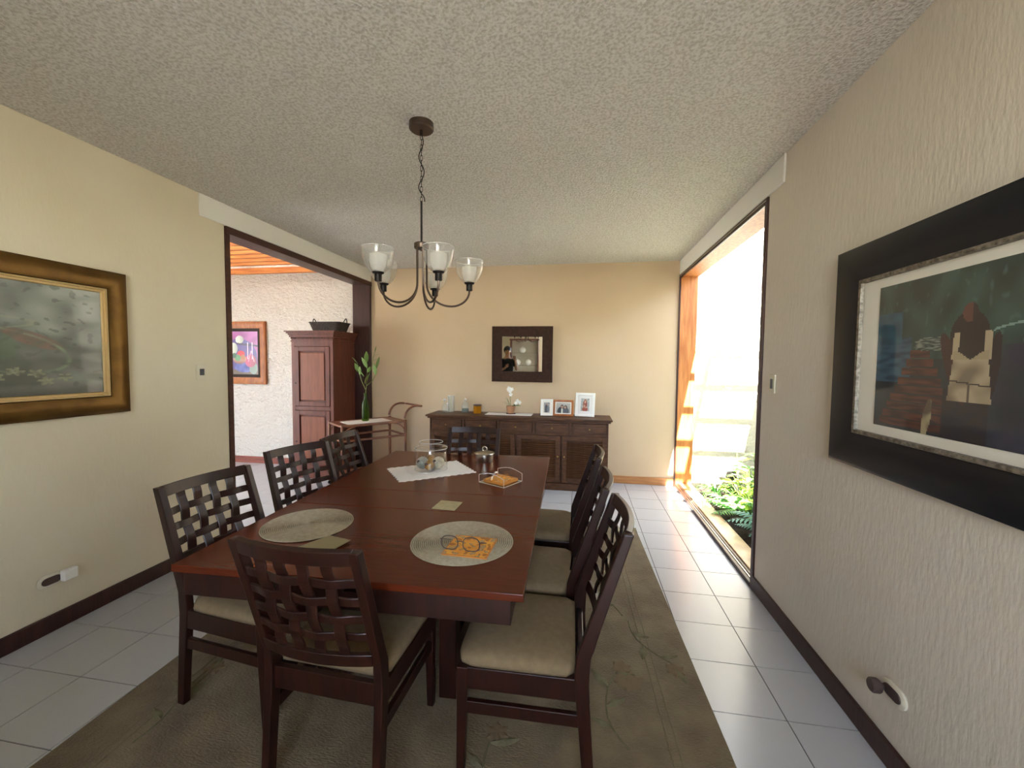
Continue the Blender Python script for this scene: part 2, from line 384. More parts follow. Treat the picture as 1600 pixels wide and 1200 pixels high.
# hall beyond the passage
HX = -6.6; HY = .6; HT = 3.25
struct(MB().box((HX, YB, -.02), (XL, YB + .18, HT)).build('wall_hall_back', M['stucco']))
struct(MB().box((HX - .15, 3.3, -.02), (HX, YB + .18, HT)).box((HX - .15, HY - .15, -.02), (HX, 2.0, HT)).box((HX - .15, 2.0, 2.75), (HX, 3.3, HT)).build('wall_hall_left', M['stucco']))  # gap in this wall is added to let daylight through the passage
struct(MB().box((HX - 9, -6, -.14), (HX, 7, -.02)).build('added_bounce_ground', M['bounce_ground']))  # unseen sunlit ground, added to reflect light into the hall
struct(MB().box((HX, HY - .15, -.02), (XL - TH_L, HY, HT)).build('wall_hall_front', M['stucco']))
struct(MB().box((XL - TH_L - .02, HY, TOP), (XL, YB, HT)).build('wall_hall_right', M['stucco']))
perg = thing('pergola', 'orange pine pergola roof of rafters over the bright side hall', 'pergola', (0, 0, 0))
box('ledger', (HX + .01, YB - .07, 2.82), (XL - TH_L - .02, YB - .001, 2.9), M['pergola'], perg, .004)
box('crossbeam', (-4.95, HY + .01, 3.0), (-4.80, YB - .08, 3.14), M['pergola'], perg, .006)
box('crossbeam', (-3.95, HY + .01, 3.0), (-3.80, YB - .08, 3.14), M['pergola'], perg, .006)
yy = YB - .20
while yy > HY + .1:
    box('rafter', (HX + .01, yy - .03, 2.90), (XL - TH_L - .021, yy + .03, 3.0), M['pergola'], perg, .004); yy -= .185
struct(MB().box((HX - .15, HY - .15, HT), (XL, YB + .18, HT + .01)).build('ceiling_hall', M['roofpane']))

# garden beyond the window
GX = 2.50; GY = YB + .08
struct(MB().box((XR + TH_R, GY, -.1), (GX + .2, GY + .15, 3.3)).build('wall_garden_back', M['stucco_garden']))
struct(MB().box((GX, 0.6, -.1), (GX + .15, GY, 3.06)).build('wall_garden_right', M['stucco_garden']))
struct(MB().box((XR + TH_R, 0.45, -.1), (GX + .15, 0.6, 3.3)).build('wall_garden_front', M['stucco_garden']))
struct(MB().box((XR + TH_R - .2, .6, 3.0), (1.635, GY, 3.12)).build('ceiling_garden_edge', M['white']))
struct(MB().box((XR + TH_R, .6, 3.0), (GX, 2.1, 3.12)).build('ceiling_garden', M['white']))
gr = thing('garden_roof_grid', 'white timber grid open to the sky above the planted light well', 'roof grid', (0, 0, 0))
box('beam', (1.83, 2.1, 3.03), (1.885, GY, 3.10), M['white'], gr)
yy = GY - .10
while yy > 2.15:
    box('crossbar', (1.635, yy - .026, 3.045), (GX, yy + .026, 3.085), M['white'], gr); yy -= .336
soil = MB()
nx, ny = 24, 60
vs = []; fs = []
for j in range(ny + 1):
    for i in range(nx + 1):
        x = XR + TH_R + (GX - XR - TH_R) * i / nx; y = 1.0 + (GY - 1.0) * j / ny
        vs.append((x, y, -.015 + .03 * noise.noise(Vector((x * 6, y * 6, 0)))))
for j in range(ny):
    for i in range(nx):
        a = j * (nx + 1) + i; fs.append((a, a + 1, a + nx + 2, a + nx + 1))
so = MB().add(vs, fs).build('garden_soil', M['soil'], smooth=True); tag(so, 'dark loose soil of the garden bed behind the window sill', 'soil'); so['kind'] = 'stuff'

# ------------------------------------------------------------------ furniture: table
TZ = .76
tc = (-.893, 2.395); TR = math.radians(1.7)
tab = thing('dining_table', 'large rectangular mahogany dining table set with placemats and a glass jar', 'table', (*tc, 0), TR)
HW, HL = .685, 1.055
for a, b in ((-HL, -.33), (-.328, -.03), (-.028, HL)):
    box('table_board', (-HW, a, TZ - .028), (HW, b, TZ), M['tablewood'], tab, .003)
pw = HW - .045
# near apron with a finger slot
poly = [(-pw, .64), (pw, .64), (pw, TZ - .028), (.12, TZ - .028), (.11, TZ - .05), (.02, TZ - .05), (.01, TZ - .028), (-pw, TZ - .028)]
MB().prism(poly, -HL + .01, -HL + .035, axis=1).build('apron', M['chairwood'], tab, bevel=.002)
box('apron', (-pw, HL - .035, .64), (pw, HL - .01, TZ - .028), M['chairwood'], tab, .002)
for s in (-1, 1): box('apron', (s * pw - .0125 * s * 2, -HL + .035, .64), (s * pw, HL - .035, TZ - .028), M['chairwood'], tab, .002)
for s in (-1, 1):
    for q in (-1, 1):
        MB().prism([(s * .30 - .04, q * .62 - .04), (s * .30 + .04, q * .62 - .04), (s * .30 + .04, q * .62 + .04), (s * .30 - .04, q * .62 + .04)], .012, TZ - .029).build('leg', M['chairwood'], tab, bevel=.004)
    box('leg_rail', (s * .30 - .025, -.58, .16), (s * .30 + .025, .58, .24), M['chairwood'], tab, .003)

# ------------------------------------------------------------------ chairs
SH, BH = .475, .968
def ypost(z): return -.232 - (z - .47) / (BH - .47) * .135
def make_chair(label, group):
    t = thing('dining_chair', label, 'chair', (0, 0, 0), 0, group)
    w = .216
    for s in (-1, 1):
        # rear leg and back post in one piece (side profile)
        prof = [(-.275, .0), (-.235, .0), (-.195, .44), (-.20, .52), (ypost(BH) + .016, BH), (ypost(BH) - .018, BH), (-.250, .52), (-.245, .42)]
        MB().prism(prof, s * w - .016 - .0, s * w + .016, axis=0).build('rear_leg', M['chairwood'], t, bevel=.004)
    for s in (-1, 1):
        T4 = MB()
        a, b = .020, .016
        vs = []
        for z, h, yy in ((0, .014, .215), (.44, .021, .205)):
            for dx, dy in ((-1, -1), (1, -1), (1, 1), (-1, 1)): vs.append((s * (w - .004) + dx * h, yy + dy * h, z))
        T4.add(vs, [(3, 2, 1, 0), (4, 5, 6, 7), (0, 1, 5, 4), (1, 2, 6, 5), (2, 3, 7, 6), (3, 0, 4, 7)])
        T4.build('front_leg', M['chairwood'], t, bevel=.003)
    for s in (-1, 1):
        box('side_rail', (s * w - .013, -.205, .36), (s * w + .013, .19, .442), M['chairwood'], t, .003)
        box('side_stretcher', (s * w - .010, -.225, .265), (s * w + .010, .195, .312), M['chairwood'], t, .003)
    box('front_rail', (-w + .013, .192, .36), (w - .013, .216, .442), M['chairwood'], t, .003)
    box('back_rail', (-w + .013, -.232, .36), (w - .013, -.208, .442), M['chairwood'], t, .003)
    # cushion
    n = 16; vs = []; fs = []
    W2, D2 = w + .008, .225
    rings = [(1.0, 0, .442), (1.012, 0, .455), (1.0, 0, .468), (.96, 0, .480), (.85, 0, .490), (.6, 0, .498), (.3, 0, .501)]
    seg = 48
    for (k, _, z) in rings:
        for i in range(seg):
            a = 2 * PI * i / seg; ca, sa = math.cos(a), math.sin(a)
            p = .14
            x = math.copysign(abs(ca) ** p if abs(ca) > 1e-6 else 0, ca); y = math.copysign(abs(sa) ** p if abs(sa) > 1e-6 else 0, sa)
            # superellipse exponent via scaling to the square
            m_ = max(abs(ca), abs(sa)); sq = 1 / m_; q = (abs(ca) ** 9 + abs(sa) ** 9) ** (-1 / 9)
            vs.append((ca * q * W2 * k, .008 + sa * q * D2 * k - .004, z))
    for r in range(len(rings) - 1):
        for i in range(seg):
            j = (i + 1) % seg; fs.append((r * seg + i, r * seg + j, (r + 1) * seg + j, (r + 1) * seg + i))
    vs.append((0, .0, .502)); c = len(vs) - 1
    for i in range(seg): fs.append(((len(rings) - 1) * seg + i, (len(rings) - 1) * seg + (i + 1) % seg, c))
    fs.append(tuple(range(seg - 1, -1, -1)))
    # clear the back posts: narrow the rear corners a little
    vs = [(x * (0.93 if y < -.19 else 1), max(y, -.198), z) for x, y, z in vs]
    MB().add(vs, fs).build('seat_cushion', M['fabric'], t, smooth='all')
    bow = lambda x: -.032 * (1 - (x / w) ** 2)
    wi = w - .016
    xs = [wi * (-1 + 2 * k / 14) for k in range(15)]
    def hbar(z0, z1, th, name, amp=None, row=0):
        zc = (z0 + z1) / 2; pts = []
        N_ = 30
        for k in range(N_ + 1):
            x = -wi - .006 + (2 * wi + .012) * k / N_
            off = 0
            if amp:
                u = (x + wi) / (2 * wi) * 5      # slats at u = 1,2,3,4
                off = amp * math.cos(PI * u + PI * row)
                if u < .5 or u > 4.5: off *= max(0, min(1, (u if u < .5 else 5 - u) * 2))
            pts.append((x, ypost(zc) + bow(x) + off, zc))
        tilt = Vector((0, -.135 / .5, 1)).normalized()
        MB().ribbon(pts, tilt, z1 - z0, th).build(name, M['chairwood'], t, bevel=.002, seg=1)
    hbar(BH - .048, BH + .004, .022, 'crest_rail')
    hbar(.525, .575, .018, 'lower_rail')
    rows = [.575 + (BH - .048 - .575) * k / 5 for k in range(1, 5)]
    for r, z in enumerate(rows): hbar(z - .0165, z + .0165, .008, 'horizontal_slat', .005, r)
    for c_ in range(4):
        x = wi * (-1 + 2 * (c_ + 1) / 5); pts = []
        for k in range(31):
            z = .57 + (BH - .045 - .57) * k / 30
            u = (z - .575) / (BH - .048 - .575) * 5
            off = -.005 * math.cos(PI * (u - 1) + PI * (c_ + 1))
            if u < .5 or u > 4.5: off *= max(0, min(1, (u if u < .5 else 5 - u) * 2))
            pts.append((x, ypost(z) + bow(x) + off, z))
        MB().ribbon(pts, (1, 0, 0), .040, .008).build('vertical_slat', M['chairwood'], t, bevel=.002, seg=1)
    return t
G8 = 'lattice back dining chairs around the table'
RZ = .011
ch = make_chair('dark dining chair at the near end of the table, seen from behind', G8)
ch.location = (-.858, 1.50, RZ); ch.rotation_euler = (0, 0, math.radians(-2.5))
for x, y, a, lb in (
    (-.20, 1.625, 91, 'nearest lattice dining chair on the window side, its whole beige seat in view'),
    (-.235, 2.13, 88, 'middle lattice dining chair on the window side of the table'),
    (-.245, 2.74, 90, 'farthest lattice dining chair on the window side, close to the sideboard'),
    (-1.455, 1.705, -97, 'nearest lattice dining chair on the passage side, in front of the cream wall'),
    (-1.515, 2.375, -107, 'middle lattice dining chair on the passage side, turned slightly inward'),
    (-1.49, 2.95, -91, 'farthest lattice dining chair on the passage side, in front of the trolley'),
    (-.905, 3.125, 180, 'lattice dining chair at the far end of the table facing the room')):
    copy_tree(ch, (x, y, RZ), math.radians(a), lb, G8)

# ------------------------------------------------------------------ rug
rug = thing('rug', 'large taupe rug with carved leaf and vine pattern under the dining table', 'rug', (-.72, 1.95, 0), math.radians(2.0))
RW, RL = 1.325, 1.93
nx, ny = 40, 60; vs = []; fs = []
def rugz(x, y):
    h = .010
    d = (RL - y)
    if d < .1: h += .012 * (1 - d / .1) ** 2 * max(0, (x / RW)) ** 3
    return h
for j in range(ny + 1):
    for i in range(nx + 1):
        x = -RW + 2 * RW * i / nx; y = -RL + 2 * RL * j / ny
        vs.append((x, y, rugz(x, y)))
for j in range(ny):
    for i in range(nx):
        a = j * (nx + 1) + i; fs.append((a, a + 1, a + nx + 2, a + nx + 1))
# skirt to the floor
edge = [j * (nx + 1) for j in range(ny + 1)] + [ny * (nx + 1) + i for i in range(1, nx + 1)] + [j * (nx + 1) + nx for j in range(ny - 1, -1, -1)] + [i for i in range(nx - 1, 0, -1)]
n0 = len(vs)
for e in edge: vs.append((vs[e][0], vs[e][1], vs[e][2] - .008))
for k in range(len(edge)): fs.append((edge[k], edge[(k + 1) % len(edge)], n0 + (k + 1) % len(edge), n0 + k))
MB().add(vs, fs).build('pile', M['rug'], rug, smooth=True)
bnd = MB()
bp = [(vs[e][0], vs[e][1], vs[e][2] - .003) for e in edge]
bnd.tube(bp, .004, 6, closed=True).build('binding', M['rugedge'], rug)
inner = MB()
q = .20
for k in (q, q + .035):
    inner.tube([(-RW + k, -RL + k, .0105), (RW - k, -RL + k, .0105), (RW - k, RL - k, .0105), (-RW + k, RL - k, .0105)], .0035, 5, closed=True)
inner.build('carved_border', M['rugedge'], rug)
def leafshape(L, W, h=.004):
    vs = [(0, 0, 0)]; n = 8
    top = []
    for k in range(n + 1):
        u = k / n; w = W * math.sin(PI * u) ** .8 * (1 - .25 * u)
        top.append((u * L, w))
    vs = []; fs = []
    for x, w in top: vs += [(x, -w / 2, 0), (x, 0, h), (x, w / 2, 0)]
    for k in range(n):
        a = k * 3; fs += [(a, a + 3, a + 4, a + 1), (a + 1, a + 4, a + 5, a + 2)]
    return vs, fs
leaf_me = None
def place_leaf(x, y, ang, sc):
    global leaf_me
    if leaf_me is None:
        v, f = leafshape(.11, .045, .0065); o = MB().add(v, f).build('leaf', M['rugleaf'], rug, smooth=True); leaf_me = o.data
    else:
        o = bpy.data.objects.new('leaf', leaf_me); C.objects.link(o); o.parent = rug
    o.location = (x, y, .0102); o.rotation_euler = (0, 0, ang); o.scale = (sc, sc, 1)
flower_me = None
def place_flower(x, y, sc):
    global flower_me
    if flower_me is None:
        m = MB()
        for k in range(6):
            v, f = leafshape(.05, .045, .006); m.add(v, f, T(0, 0, 0, rz=k * PI / 3))
        m.lathe([(.014, 0), (.010, .005), (0, .006)], 12, cap=False)
        o = m.build('flower', M['rugflower'], rug, smooth=True); flower_me = o.data
    else:
        o = bpy.data.objects.new('flower', flower_me); C.objects.link(o); o.parent = rug
    o.location = (x, y, .0102); o.scale = (sc, sc, 1); o.rotation_euler = (0, 0, random.random() * 6)
clamp_ = lambda v, a, b: max(a, min(b, v))
def vine(x, y, ang, n, curl):
    pts = []; a = ang
    for k in range(n):
        pts.append((x, y, .0105)); x += .055 * math.cos(a); y += .055 * math.sin(a); a += curl * (1 + .4 * math.sin(k))
        x = clamp_(x, -RW + .26, RW - .10); y = clamp_(y, -RL + .26, RL - .12)
        if k % 2: place_leaf(x, y, a + (.9 if k % 4 == 1 else -.9), .8 + .5 * random.random())
    MB().tube(pts, .0042, 5).build('vine', M['rugleaf'], rug, smooth=True)
    place_flower(x, y, 1.0)
for x, y, a, n, c in ((1.02, .55, 1.9, 10, .12), (1.05, .5, -1.6, 9, .15), (.93, -.35, 2.2, 9, -.16), (1.0, -.55, -1.3, 9, .2), (.62, -1.0, .4, 9, .2),
                      (.55, -.75, 2.8, 9, -.2), (.2, -1.15, 1.4, 8, .25), (1.05, 1.5, -2.0, 9, -.15), (-1.05, -.6, 1.4, 9, .15), (-.9, .6, 1.9, 9, -.2), (-.4, -1.2, .6, 9, .2)):
    vine(x, y, a, n, c)
for x, y in ((.98, .02), (.95, -.9), (.45, -.9), (-1.0, 0)): place_flower(x, y, 1.5)

# ------------------------------------------------------------------ sideboard
SX0, SX1, SY0, SY1, SZ = -1.89, .345, 5.01, 5.455, .885
sb = thing('sideboard', 'long dark wooden sideboard with drawers and louvred doors on the back wall', 'sideboard', ((SX0 + SX1) / 2, (SY0 + SY1) / 2, 0))
ox, oy = (SX0 + SX1) / 2, (SY0 + SY1) / 2
hw, hd = (SX1 - SX0) / 2, (SY1 - SY0) / 2
MB().box((-hw, -hd + .045, .0), (hw, hd, SZ - .03)).box((-hw, -hd + .0, .0), (-hw + .013, -hd + .045, SZ - .03)).box((hw - .013, -hd, 0), (hw, -hd + .045, SZ - .03)).box((-hw + .013, -hd + .002, .674), (hw - .013, -hd + .045, .704)).box((-hw + .013, -hd + .002, .826), (hw - .013, -hd + .045, SZ - .03)).build('carcass', M['sidewood'], sb, bevel=.003)
MB().box((-hw - .045, -hd - .04, SZ - .022), (hw + .045, hd, SZ)).build('top', M['sidewood'], sb, bevel=.006)
box('top_moulding', (-hw - .025, -hd - .02, SZ - .045), (hw + .025, hd, SZ - .0225), M['sidewood'], sb, .006)
box('plinth', (-hw - .006, -hd - .006, 0), (hw + .006, -hd + .02, .085), M['sidewood'], sb, .004)
for k in range(5):
    w = 2 * hw / 5; x0 = -hw + k * w
    d = MB().box((x0 + .025, -hd - .004, .705), (x0 + w - .025, -hd + .044, .825)).build('drawer', M['sidewood'], sb, bevel=.004)
    MB().box((x0 + .05, -hd - .010, .73), (x0 + w - .05, -hd - .004, .80)).build('panel', M['sidewood'], d, bevel=.004)
    MB().lathe([(.004, 0), (.004, .012), (.011, .018), (.009, .026), (0, .028)], 12, T(x0 + w / 2, -hd - .010, .765, rx=PI / 2)).build('knob', M['brass'], d, smooth=True)
    if k: MB().box((x0 - .012, -hd - .006, .69), (x0 + .012, -hd + .02, .84)).build('pilaster', M['sidewood'], sb, bevel=.003)
slat_me = None
for k in range(4):
    w = 2 * hw / 4; x0 = -hw + k * w + .012; x1 = x0 + w - .024; z0, z1 = .095, .672; fw = .055; yf = -hd - .006; yb = -hd + .016
    dm = MB().box((x0, yf, z0), (x0 + fw, yb, z1)).box((x1 - fw, yf, z0), (x1, yb, z1)).box((x0 + fw, yf, z0), (x1 - fw, yb, z0 + fw)).box((x0 + fw, yf, z1 - fw), (x1 - fw, yb, z1))
    d = dm.build('door', M['sidewood'], sb, bevel=.003)
    zz = z0 + fw + .012; n = 0
    while zz < z1 - fw - .006:
        if slat_me is None:
            lo_ = w - .024 - 2 * fw
            o = MB().box((-lo_ / 2, -.012, -.003), (lo_ / 2, .012, .003)).build('slat', M['sidewood'], d, bevel=.0015, seg=1); slat_me = o.data
        else:
            o = bpy.data.objects.new('slat', slat_me); C.objects.link(o); o.parent = d
        o.location = ((x0 + x1) / 2, -hd + .004, zz); o.rotation_euler = (math.radians(38), 0, 0); zz += .0265
    kx = x1 - fw / 2 if k % 2 == 0 else x0 + fw / 2
    MB().lathe([(.004, 0), (.004, .010), (.010, .016), (.008, .024), (0, .026)], 12, T(kx, yf, .42, rx=PI / 2)).build('knob', M['brass'], d, smooth=True)

# ------------------------------------------------------------------ painted pictures
def clamp(v, a=0, b=1): return max(a, min(b, v))
def mix(a, b, t): t = clamp(t); return tuple(a[i] * (1 - t) + b[i] * t for i in range(3))
def nz(x, y, s, z=0): return noise.noise(Vector((x * s, y * s, z)))
def canvas(name, m, fn, w, h, nx, ny, parent, Tm, thick=.006, label=None):
    vs = []; fs = []; cols = []
    for j in range(ny + 1):
        for i in range(nx + 1): vs.append(Tm @ Vector(((i / nx - .5) * w, 0, (j / ny - .5) * h)))
    for j in range(ny):
        for i in range(nx):
            a = j * (nx + 1) + i; fs.append((a, a + 1, a + nx + 2, a + nx + 1))
            cols.append(fn((i + .5) / nx, (j + .5) / ny))
    me = bpy.data.meshes.new(name); me.from_pydata([tuple(v) for v in vs], [], fs)
    at = me.color_attributes.new('paint', 'FLOAT_COLOR', 'CORNER')
    buf = []
    for c in cols:
        cc = list(c) + [1.0]; buf += cc * 4
    at.data.foreach_set('color', buf)
    me.materials.append(m); o = bpy.data.objects.new(name, me); C.objects.link(o)
    if parent: o.parent = parent
    if label: o['label'] = label
    return o
def ell(u, v, cu, cv, ru, rv, rot=0):
    du, dv = u - cu, v - cv
    if rot: du, dv = du * math.cos(rot) + dv * math.sin(rot), -du * math.sin(rot) + dv * math.cos(rot)
    return (du / ru) ** 2 + (dv / rv) ** 2
def frame_piece(m, x0, z0, x1, z1, wd, prof, Tm):
    """mitred frame in the x-z plane (front = -y); prof = [(offset inward, -y depth)...]"""
    vs = []; fs = []; n = len(prof)
    for (o_, d) in prof:
        vs += [(x0 + o_, -d, z0 + o_), (x1 - o_, -d, z0 + o_), (x1 - o_, -d, z1 - o_), (x0 + o_, -d, z1 - o_)]
    for i in range(n - 1):
        for k in range(4):
            k2 = (k + 1) % 4; fs.append((i * 4 + k, i * 4 + k2, (i + 1) * 4 + k2, (i + 1) * 4 + k))
    for k in range(4):
        k2 = (k + 1) % 4; fs.append(((n - 1) * 4 + k, (n - 1) * 4 + k2, k2, k))
    return m.add(vs, fs, Tm)
def picture(name, label, cat, center, rz, W, H, fprof, fm, fm2prof, fm2, canv, art, artw, arth, pm=None, mat_m=None, tilt=0, res=(150, 110)):
    t = thing(name, label, cat, center, 0, rot=(tilt, 0, rz)); I = Matrix.Identity(4)
    fr = frame_piece(MB(), -W / 2, -H / 2, W / 2, H / 2, 0, fprof, I).build('frame', fm, t, smooth=True)
    o_ = fprof[-1][0]
    if fm2prof: frame_piece(MB(), -W / 2 + o_, -H / 2 + o_, W / 2 - o_, H / 2 - o_, 0, fm2prof, I).build('fillet', fm2, t, smooth=True)
    MB().box((-W / 2 + .02, -.008, -H / 2 + .02), (W / 2 - .02, 0, H / 2 - .02)).build('backing', mat_m or M['slate'], t)
    canvas(canv, pm or M['paint'], art, artw, arth, res[0], res[1], t, T(0, -.0095, 0))
    return t

def artR(u, v):
    bgc = mix(lin('1f3330'), lin('33524a'), .5 + 1.2 * nz(u * 2.2, v, 5)); c = mix(bgc, lin('4c6e66'), clamp(1.6 * nz(u * 3, v * 1.2, 14) - .55))
    if v < .48: c = mix(c, lin('22252e'), .8)
    if u < .22 and .32 < v < .62: c = mix(lin('1f3a4c'), lin('35596c'), .5 + 1.5 * nz(u, v * 3, 12))
    if u < .16 and .58 < v < .8: c = mix(lin('1d3747'), lin('2c6070'), .5 + nz(u, v, 14))
    if u > .58 and v < .55: c = mix(c, lin('2c3040'), .5 + nz(u, v, 8))
    if abs(ell(u, v, .84, .52, .03, .03)) < 1.3: c = lin('6a5a42')
    if abs(v - (.62 + .12 * (u - .6) ** .5 if u > .6 else 9)) < .006: c = lin('7a9a92')
    # stacked red planks
    for k in range(9):
        y0 = .02 + k * .058; w0 = .04 + .022 * k; w1 = .50 - .022 * k
        if y0 < v < y0 + .05 and w0 < u < w1: c = mix(lin('5c352b'), lin('3a2320'), .5 + 1.4 * nz(u, v * 5, 10, k))
    if ell(u, v, .33, .57, .10, .045) < 1: c = mix(lin('2b3a38'), lin('7d8a80'), clamp(.4 + 1.6 * nz(u * 2, v * 6, 16)))
    # legs and trousers
    if .40 < u < .60 and v < .30: c = mix(lin('20222c'), lin('2a2320'), .5 + nz(u, v, 20))
    # arms and neck
    if ell(u, v, .505, .60, .085, .15) < 1: c = lin('241c1e')
    if ell(u, v, .44, .42, .035, .22, .25) < 1: c = lin('3a2422')
    if ell(u, v, .60, .40, .03, .22, -.1) < 1: c = lin('241c1f')
    if ell(u, v, .505, .74, .033, .055) < 1: c = lin('5c3a34') if u < .515 else lin('2c1f20')
    # tank top
    hw_ = .075 + .01 * math.sin(v * 9)
    if .23 < v < .47 and abs(u - .515) < hw_ + .01: c = mix(lin('b3a284'), lin('7c6d57'), clamp(.3 + 1.6 * nz(u, v, 11)))
    if .47 < v < .63 and (abs(u - .445 - .05 * (v - .47)) < .014 or abs(u - .588 + .03 * (v - .47)) < .014): c = lin('b3a284')
    if .47 <= v < .52 and abs(u - .515) < .075: c = lin('a89878') if (v - .47) < .9 * abs(u - .515) else lin('241c1e')
    if abs(v - .335 + .15 * (u - .515)) < .004 and abs(u - .515) < .085: c = lin('3a3026')
    if .23 < v < .335 and abs(u - .515) < .004: c = lin('5a4c3c')
    if ell(u, v, .325, .10, .022, .13, -.12) < 1: c = mix(lin('a89a78'), lin('5a4c3a'), clamp(.4 + 2 * nz(u, v, 14)))
    return c
fprofR = [(0, 0), (0, .030), (.012, .036), (.11, .026), (.145, .018)]
picture('framed_print', 'black framed print of a figure in a white vest hung on the right wall', 'picture', (XR - .001, 1.52, 1.592), math.radians(-90), 1.32, .955,
        fprofR, M['black'], [(0, .016), (.002, .024), (.016, .024), (.018, .010)], M['silver'], 'print', artR, .80, .555, pm=M['print'], mat_m=M['paperwhite'], res=(200, 140))

def soft(e, w=.35): return clamp((1 + w - e) / w)
def artL(u, v):
    c = mix(lin('2e342c'), lin('72776c'), clamp(.25 + .75 * v + .9 * nz(u * 1.6, v, 4) - .2))
    c = mix(c, lin('959a90'), clamp((u - .45) * 1.6 * (v - .15) + .5 * nz(u, v, 9)))
    c = mix(c, lin('2f3a26'), soft(ell(u, v, .45, .35, .42, .2), .8) * (.45 + .6 * nz(u, v, 8)))
    c = mix(c, mix(lin('6c4a3c'), lin('4c4a38'), .5 + nz(u, v, 18)), .8 * soft(ell(u, v, .70, .50, .13, .05, -.6)))
    e = ell(u, v, .58, .40, .28, .17, -.45); c = mix(c, lin('78906a'), .5 * clamp(1 - abs(e - 1) / .14) * (.6 + nz(u, v, 12)))
    e = ell(u, v, .50, .63, .20, .05, .1); c = mix(c, lin('888d70'), .5 * clamp(1 - abs(e - 1) / .3))
    c = mix(c, lin('3c5a3a'), .5 * soft(ell(u, v, .52, .44, .10, .12, .4), .5))
    for k, (a, b) in enumerate(((.62, .22), (.70, .20), (.55, .17), (.74, .13), (.45, .25), (.35, .18), (.82, .16), (.28, .30))):
        for q in range(5):
            e = ell(u, v, a + .020 * math.cos(q * 1.26 + k), b + .022 * math.sin(q * 1.26 + k), .016, .009, q * 1.26 + k)
            if e < 1.6: c = mix(c, mix(lin('85866a'), lin('626a4a'), .5 + nz(u, v, 40)), .75 * soft(e, .6))
    c = mix(c, lin('1a1d1b'), clamp((.13 - v) / .1) * .8)
    c = mix(c, lin('34382f'), .6 * clamp((nz(u, v, 26) - .3) * 8) * clamp(u * 2 - .6))
    return c
fprofL = [(0, 0), (0, .030), (.02, .046), (.07, .048), (.105, .030), (.108, .022)]
picture('oil_painting', 'oil painting of plants in a wide bronze gilt frame on the left wall', 'picture', (XL + .001, 1.585, 1.652), math.radians(90), 1.34, .885,
        fprofL, M['gold'], [(0, .020), (.004, .030), (.012, .026), (.014, .016), (.026, .018), (.030, .011)], M['goldlite'], 'canvas', artL, 1.07, .615, res=(170, 110))

def artH(u, v):
    c = mix(lin('6a2a5c'), lin('a8559a'), clamp(v * 1.3 - .3 + .6 * nz(u, v, 5)))
    if ell(u, v, .45, .42, .52, .40) < 1: c = mix(lin('4c3a78'), lin('5c4a86'), .5 + nz(u, v, 6))
    if v < .12: c = lin('5c4c40')
    if ell(u, v, .60, .18, .30, .12) < 1: c = mix(lin('3a3f86'), lin('5a62a8'), .5 + nz(u, v, 8))
    if ell(u, v, .86, .16, .12, .14) < 1: c = lin('6a7a70')
    if ell(u, v, .46, .80, .12, .09) < 1: c = mix(lin('c9cabf'), lin('7c8078'), (u - .4) * 4)
    if abs(v - .70 + .08 * (u - .5)) < .02 and u > .35: c = lin('3a2c4a')
    if ell(u, v, .28, .60, .12, .13) < 1: c = mix(lin('d4d6c8'), lin('7e8c84'), (u - .2) * 4)
    if ell(u, v, .78, .32, .17, .14) < 1: c = mix(lin('b0406a'), lin('8a3a50'), (u - .66) * 4)
    for a in (.70, .83):
        if abs(u - a) < .012 and .36 < v < .74: c = lin('e6c8d6')
    if abs(abs(u - .80) - (.55 - v) * .35) < .012 and .3 < v < .55: c = lin('d98aa0')
    if ell(u, v, .46, .36, .20, .11) < 1: c = mix(lin('b98a78'), lin('6a4038'), (.40 - v) * 6)
    if ell(u, v, .50, .48, .11, .07) < 1: c = lin('c8262e')
    if ell(u, v, .40, .39, .09, .075) < 1: c = lin('5a8a62')
    if ell(u, v, .56, .40, .07, .065) < 1: c = lin('a06a48')
    if ell(u, v, .30, .44, .06, .06) < 1: c = lin('40604c')
    return c
picture('still_life_painting', 'still life of a fruit bowl in an orange wood frame on hall stucco', 'picture', (-5.03, YB - .002, 1.66), 0, .86, .93,
        [(0, 0), (0, .03), (.02, .04), (.08, .03), (.10, .022)], M['honey'], [(0, .022), (.03, .02), (.045, .011)], M['slate'], 'canvas', artH, .57, .66, res=(90, 100))

# ------------------------------------------------------------------ wardrobe
WX0, WX1, WY0, WY1 = -3.74, -3.145, 4.88, 5.40
wd = thing('wardrobe', 'tall mahogany cupboard with two panelled doors in the hall', 'cupboard', ((WX0 + WX1) / 2, (WY0 + WY1) / 2, 0))
hw, hd = (WX1 - WX0) / 2, (WY1 - WY0) / 2
MB().box((-hw, -hd + .02, .06), (hw, hd, 1.86)).build('carcass', M['wardwood'], wd, bevel=.003)
box('plinth', (-hw - .012, -hd - .0, 0), (hw + .012, hd, .10), M['wardwood'], wd, .006)
frame = MB()
frame.box((-hw, -hd, .10), (-hw + .045, -hd + .02, 1.86)).box((hw - .045, -hd, .10), (hw, -hd + .02, 1.86))
frame.box((-hw + .045, -hd, 1.74), (hw - .045, -hd + .02, 1.86)).box((-hw + .045, -hd, .10), (hw - .045, -hd + .02, .185)).box((-hw + .045, -hd, .905), (hw - .045, -hd + .02, .955))
frame.build('face_frame', M['wardwood'], wd, bevel=.003)
cor = MB()
for o_, z0, z1 in ((.008, 1.80, 1.82), (.02, 1.86, 1.885), (.045, 1.905, 1.925), (.062, 1.925, 1.94)):
    cor.box((-hw - o_, -hd - o_, z0), (hw + o_, hd, z1))
cor.box((-hw - .03, -hd - .03, 1.885), (hw + .03, hd, 1.905))
cor.build('cornice', M['wardwood'], wd, bevel=.003)
den = MB(); x = -hw
while x < hw - .01: den.box((x, -hd - .014, 1.835), (x + .012, -hd, 1.858)); x += .022
y = -hd
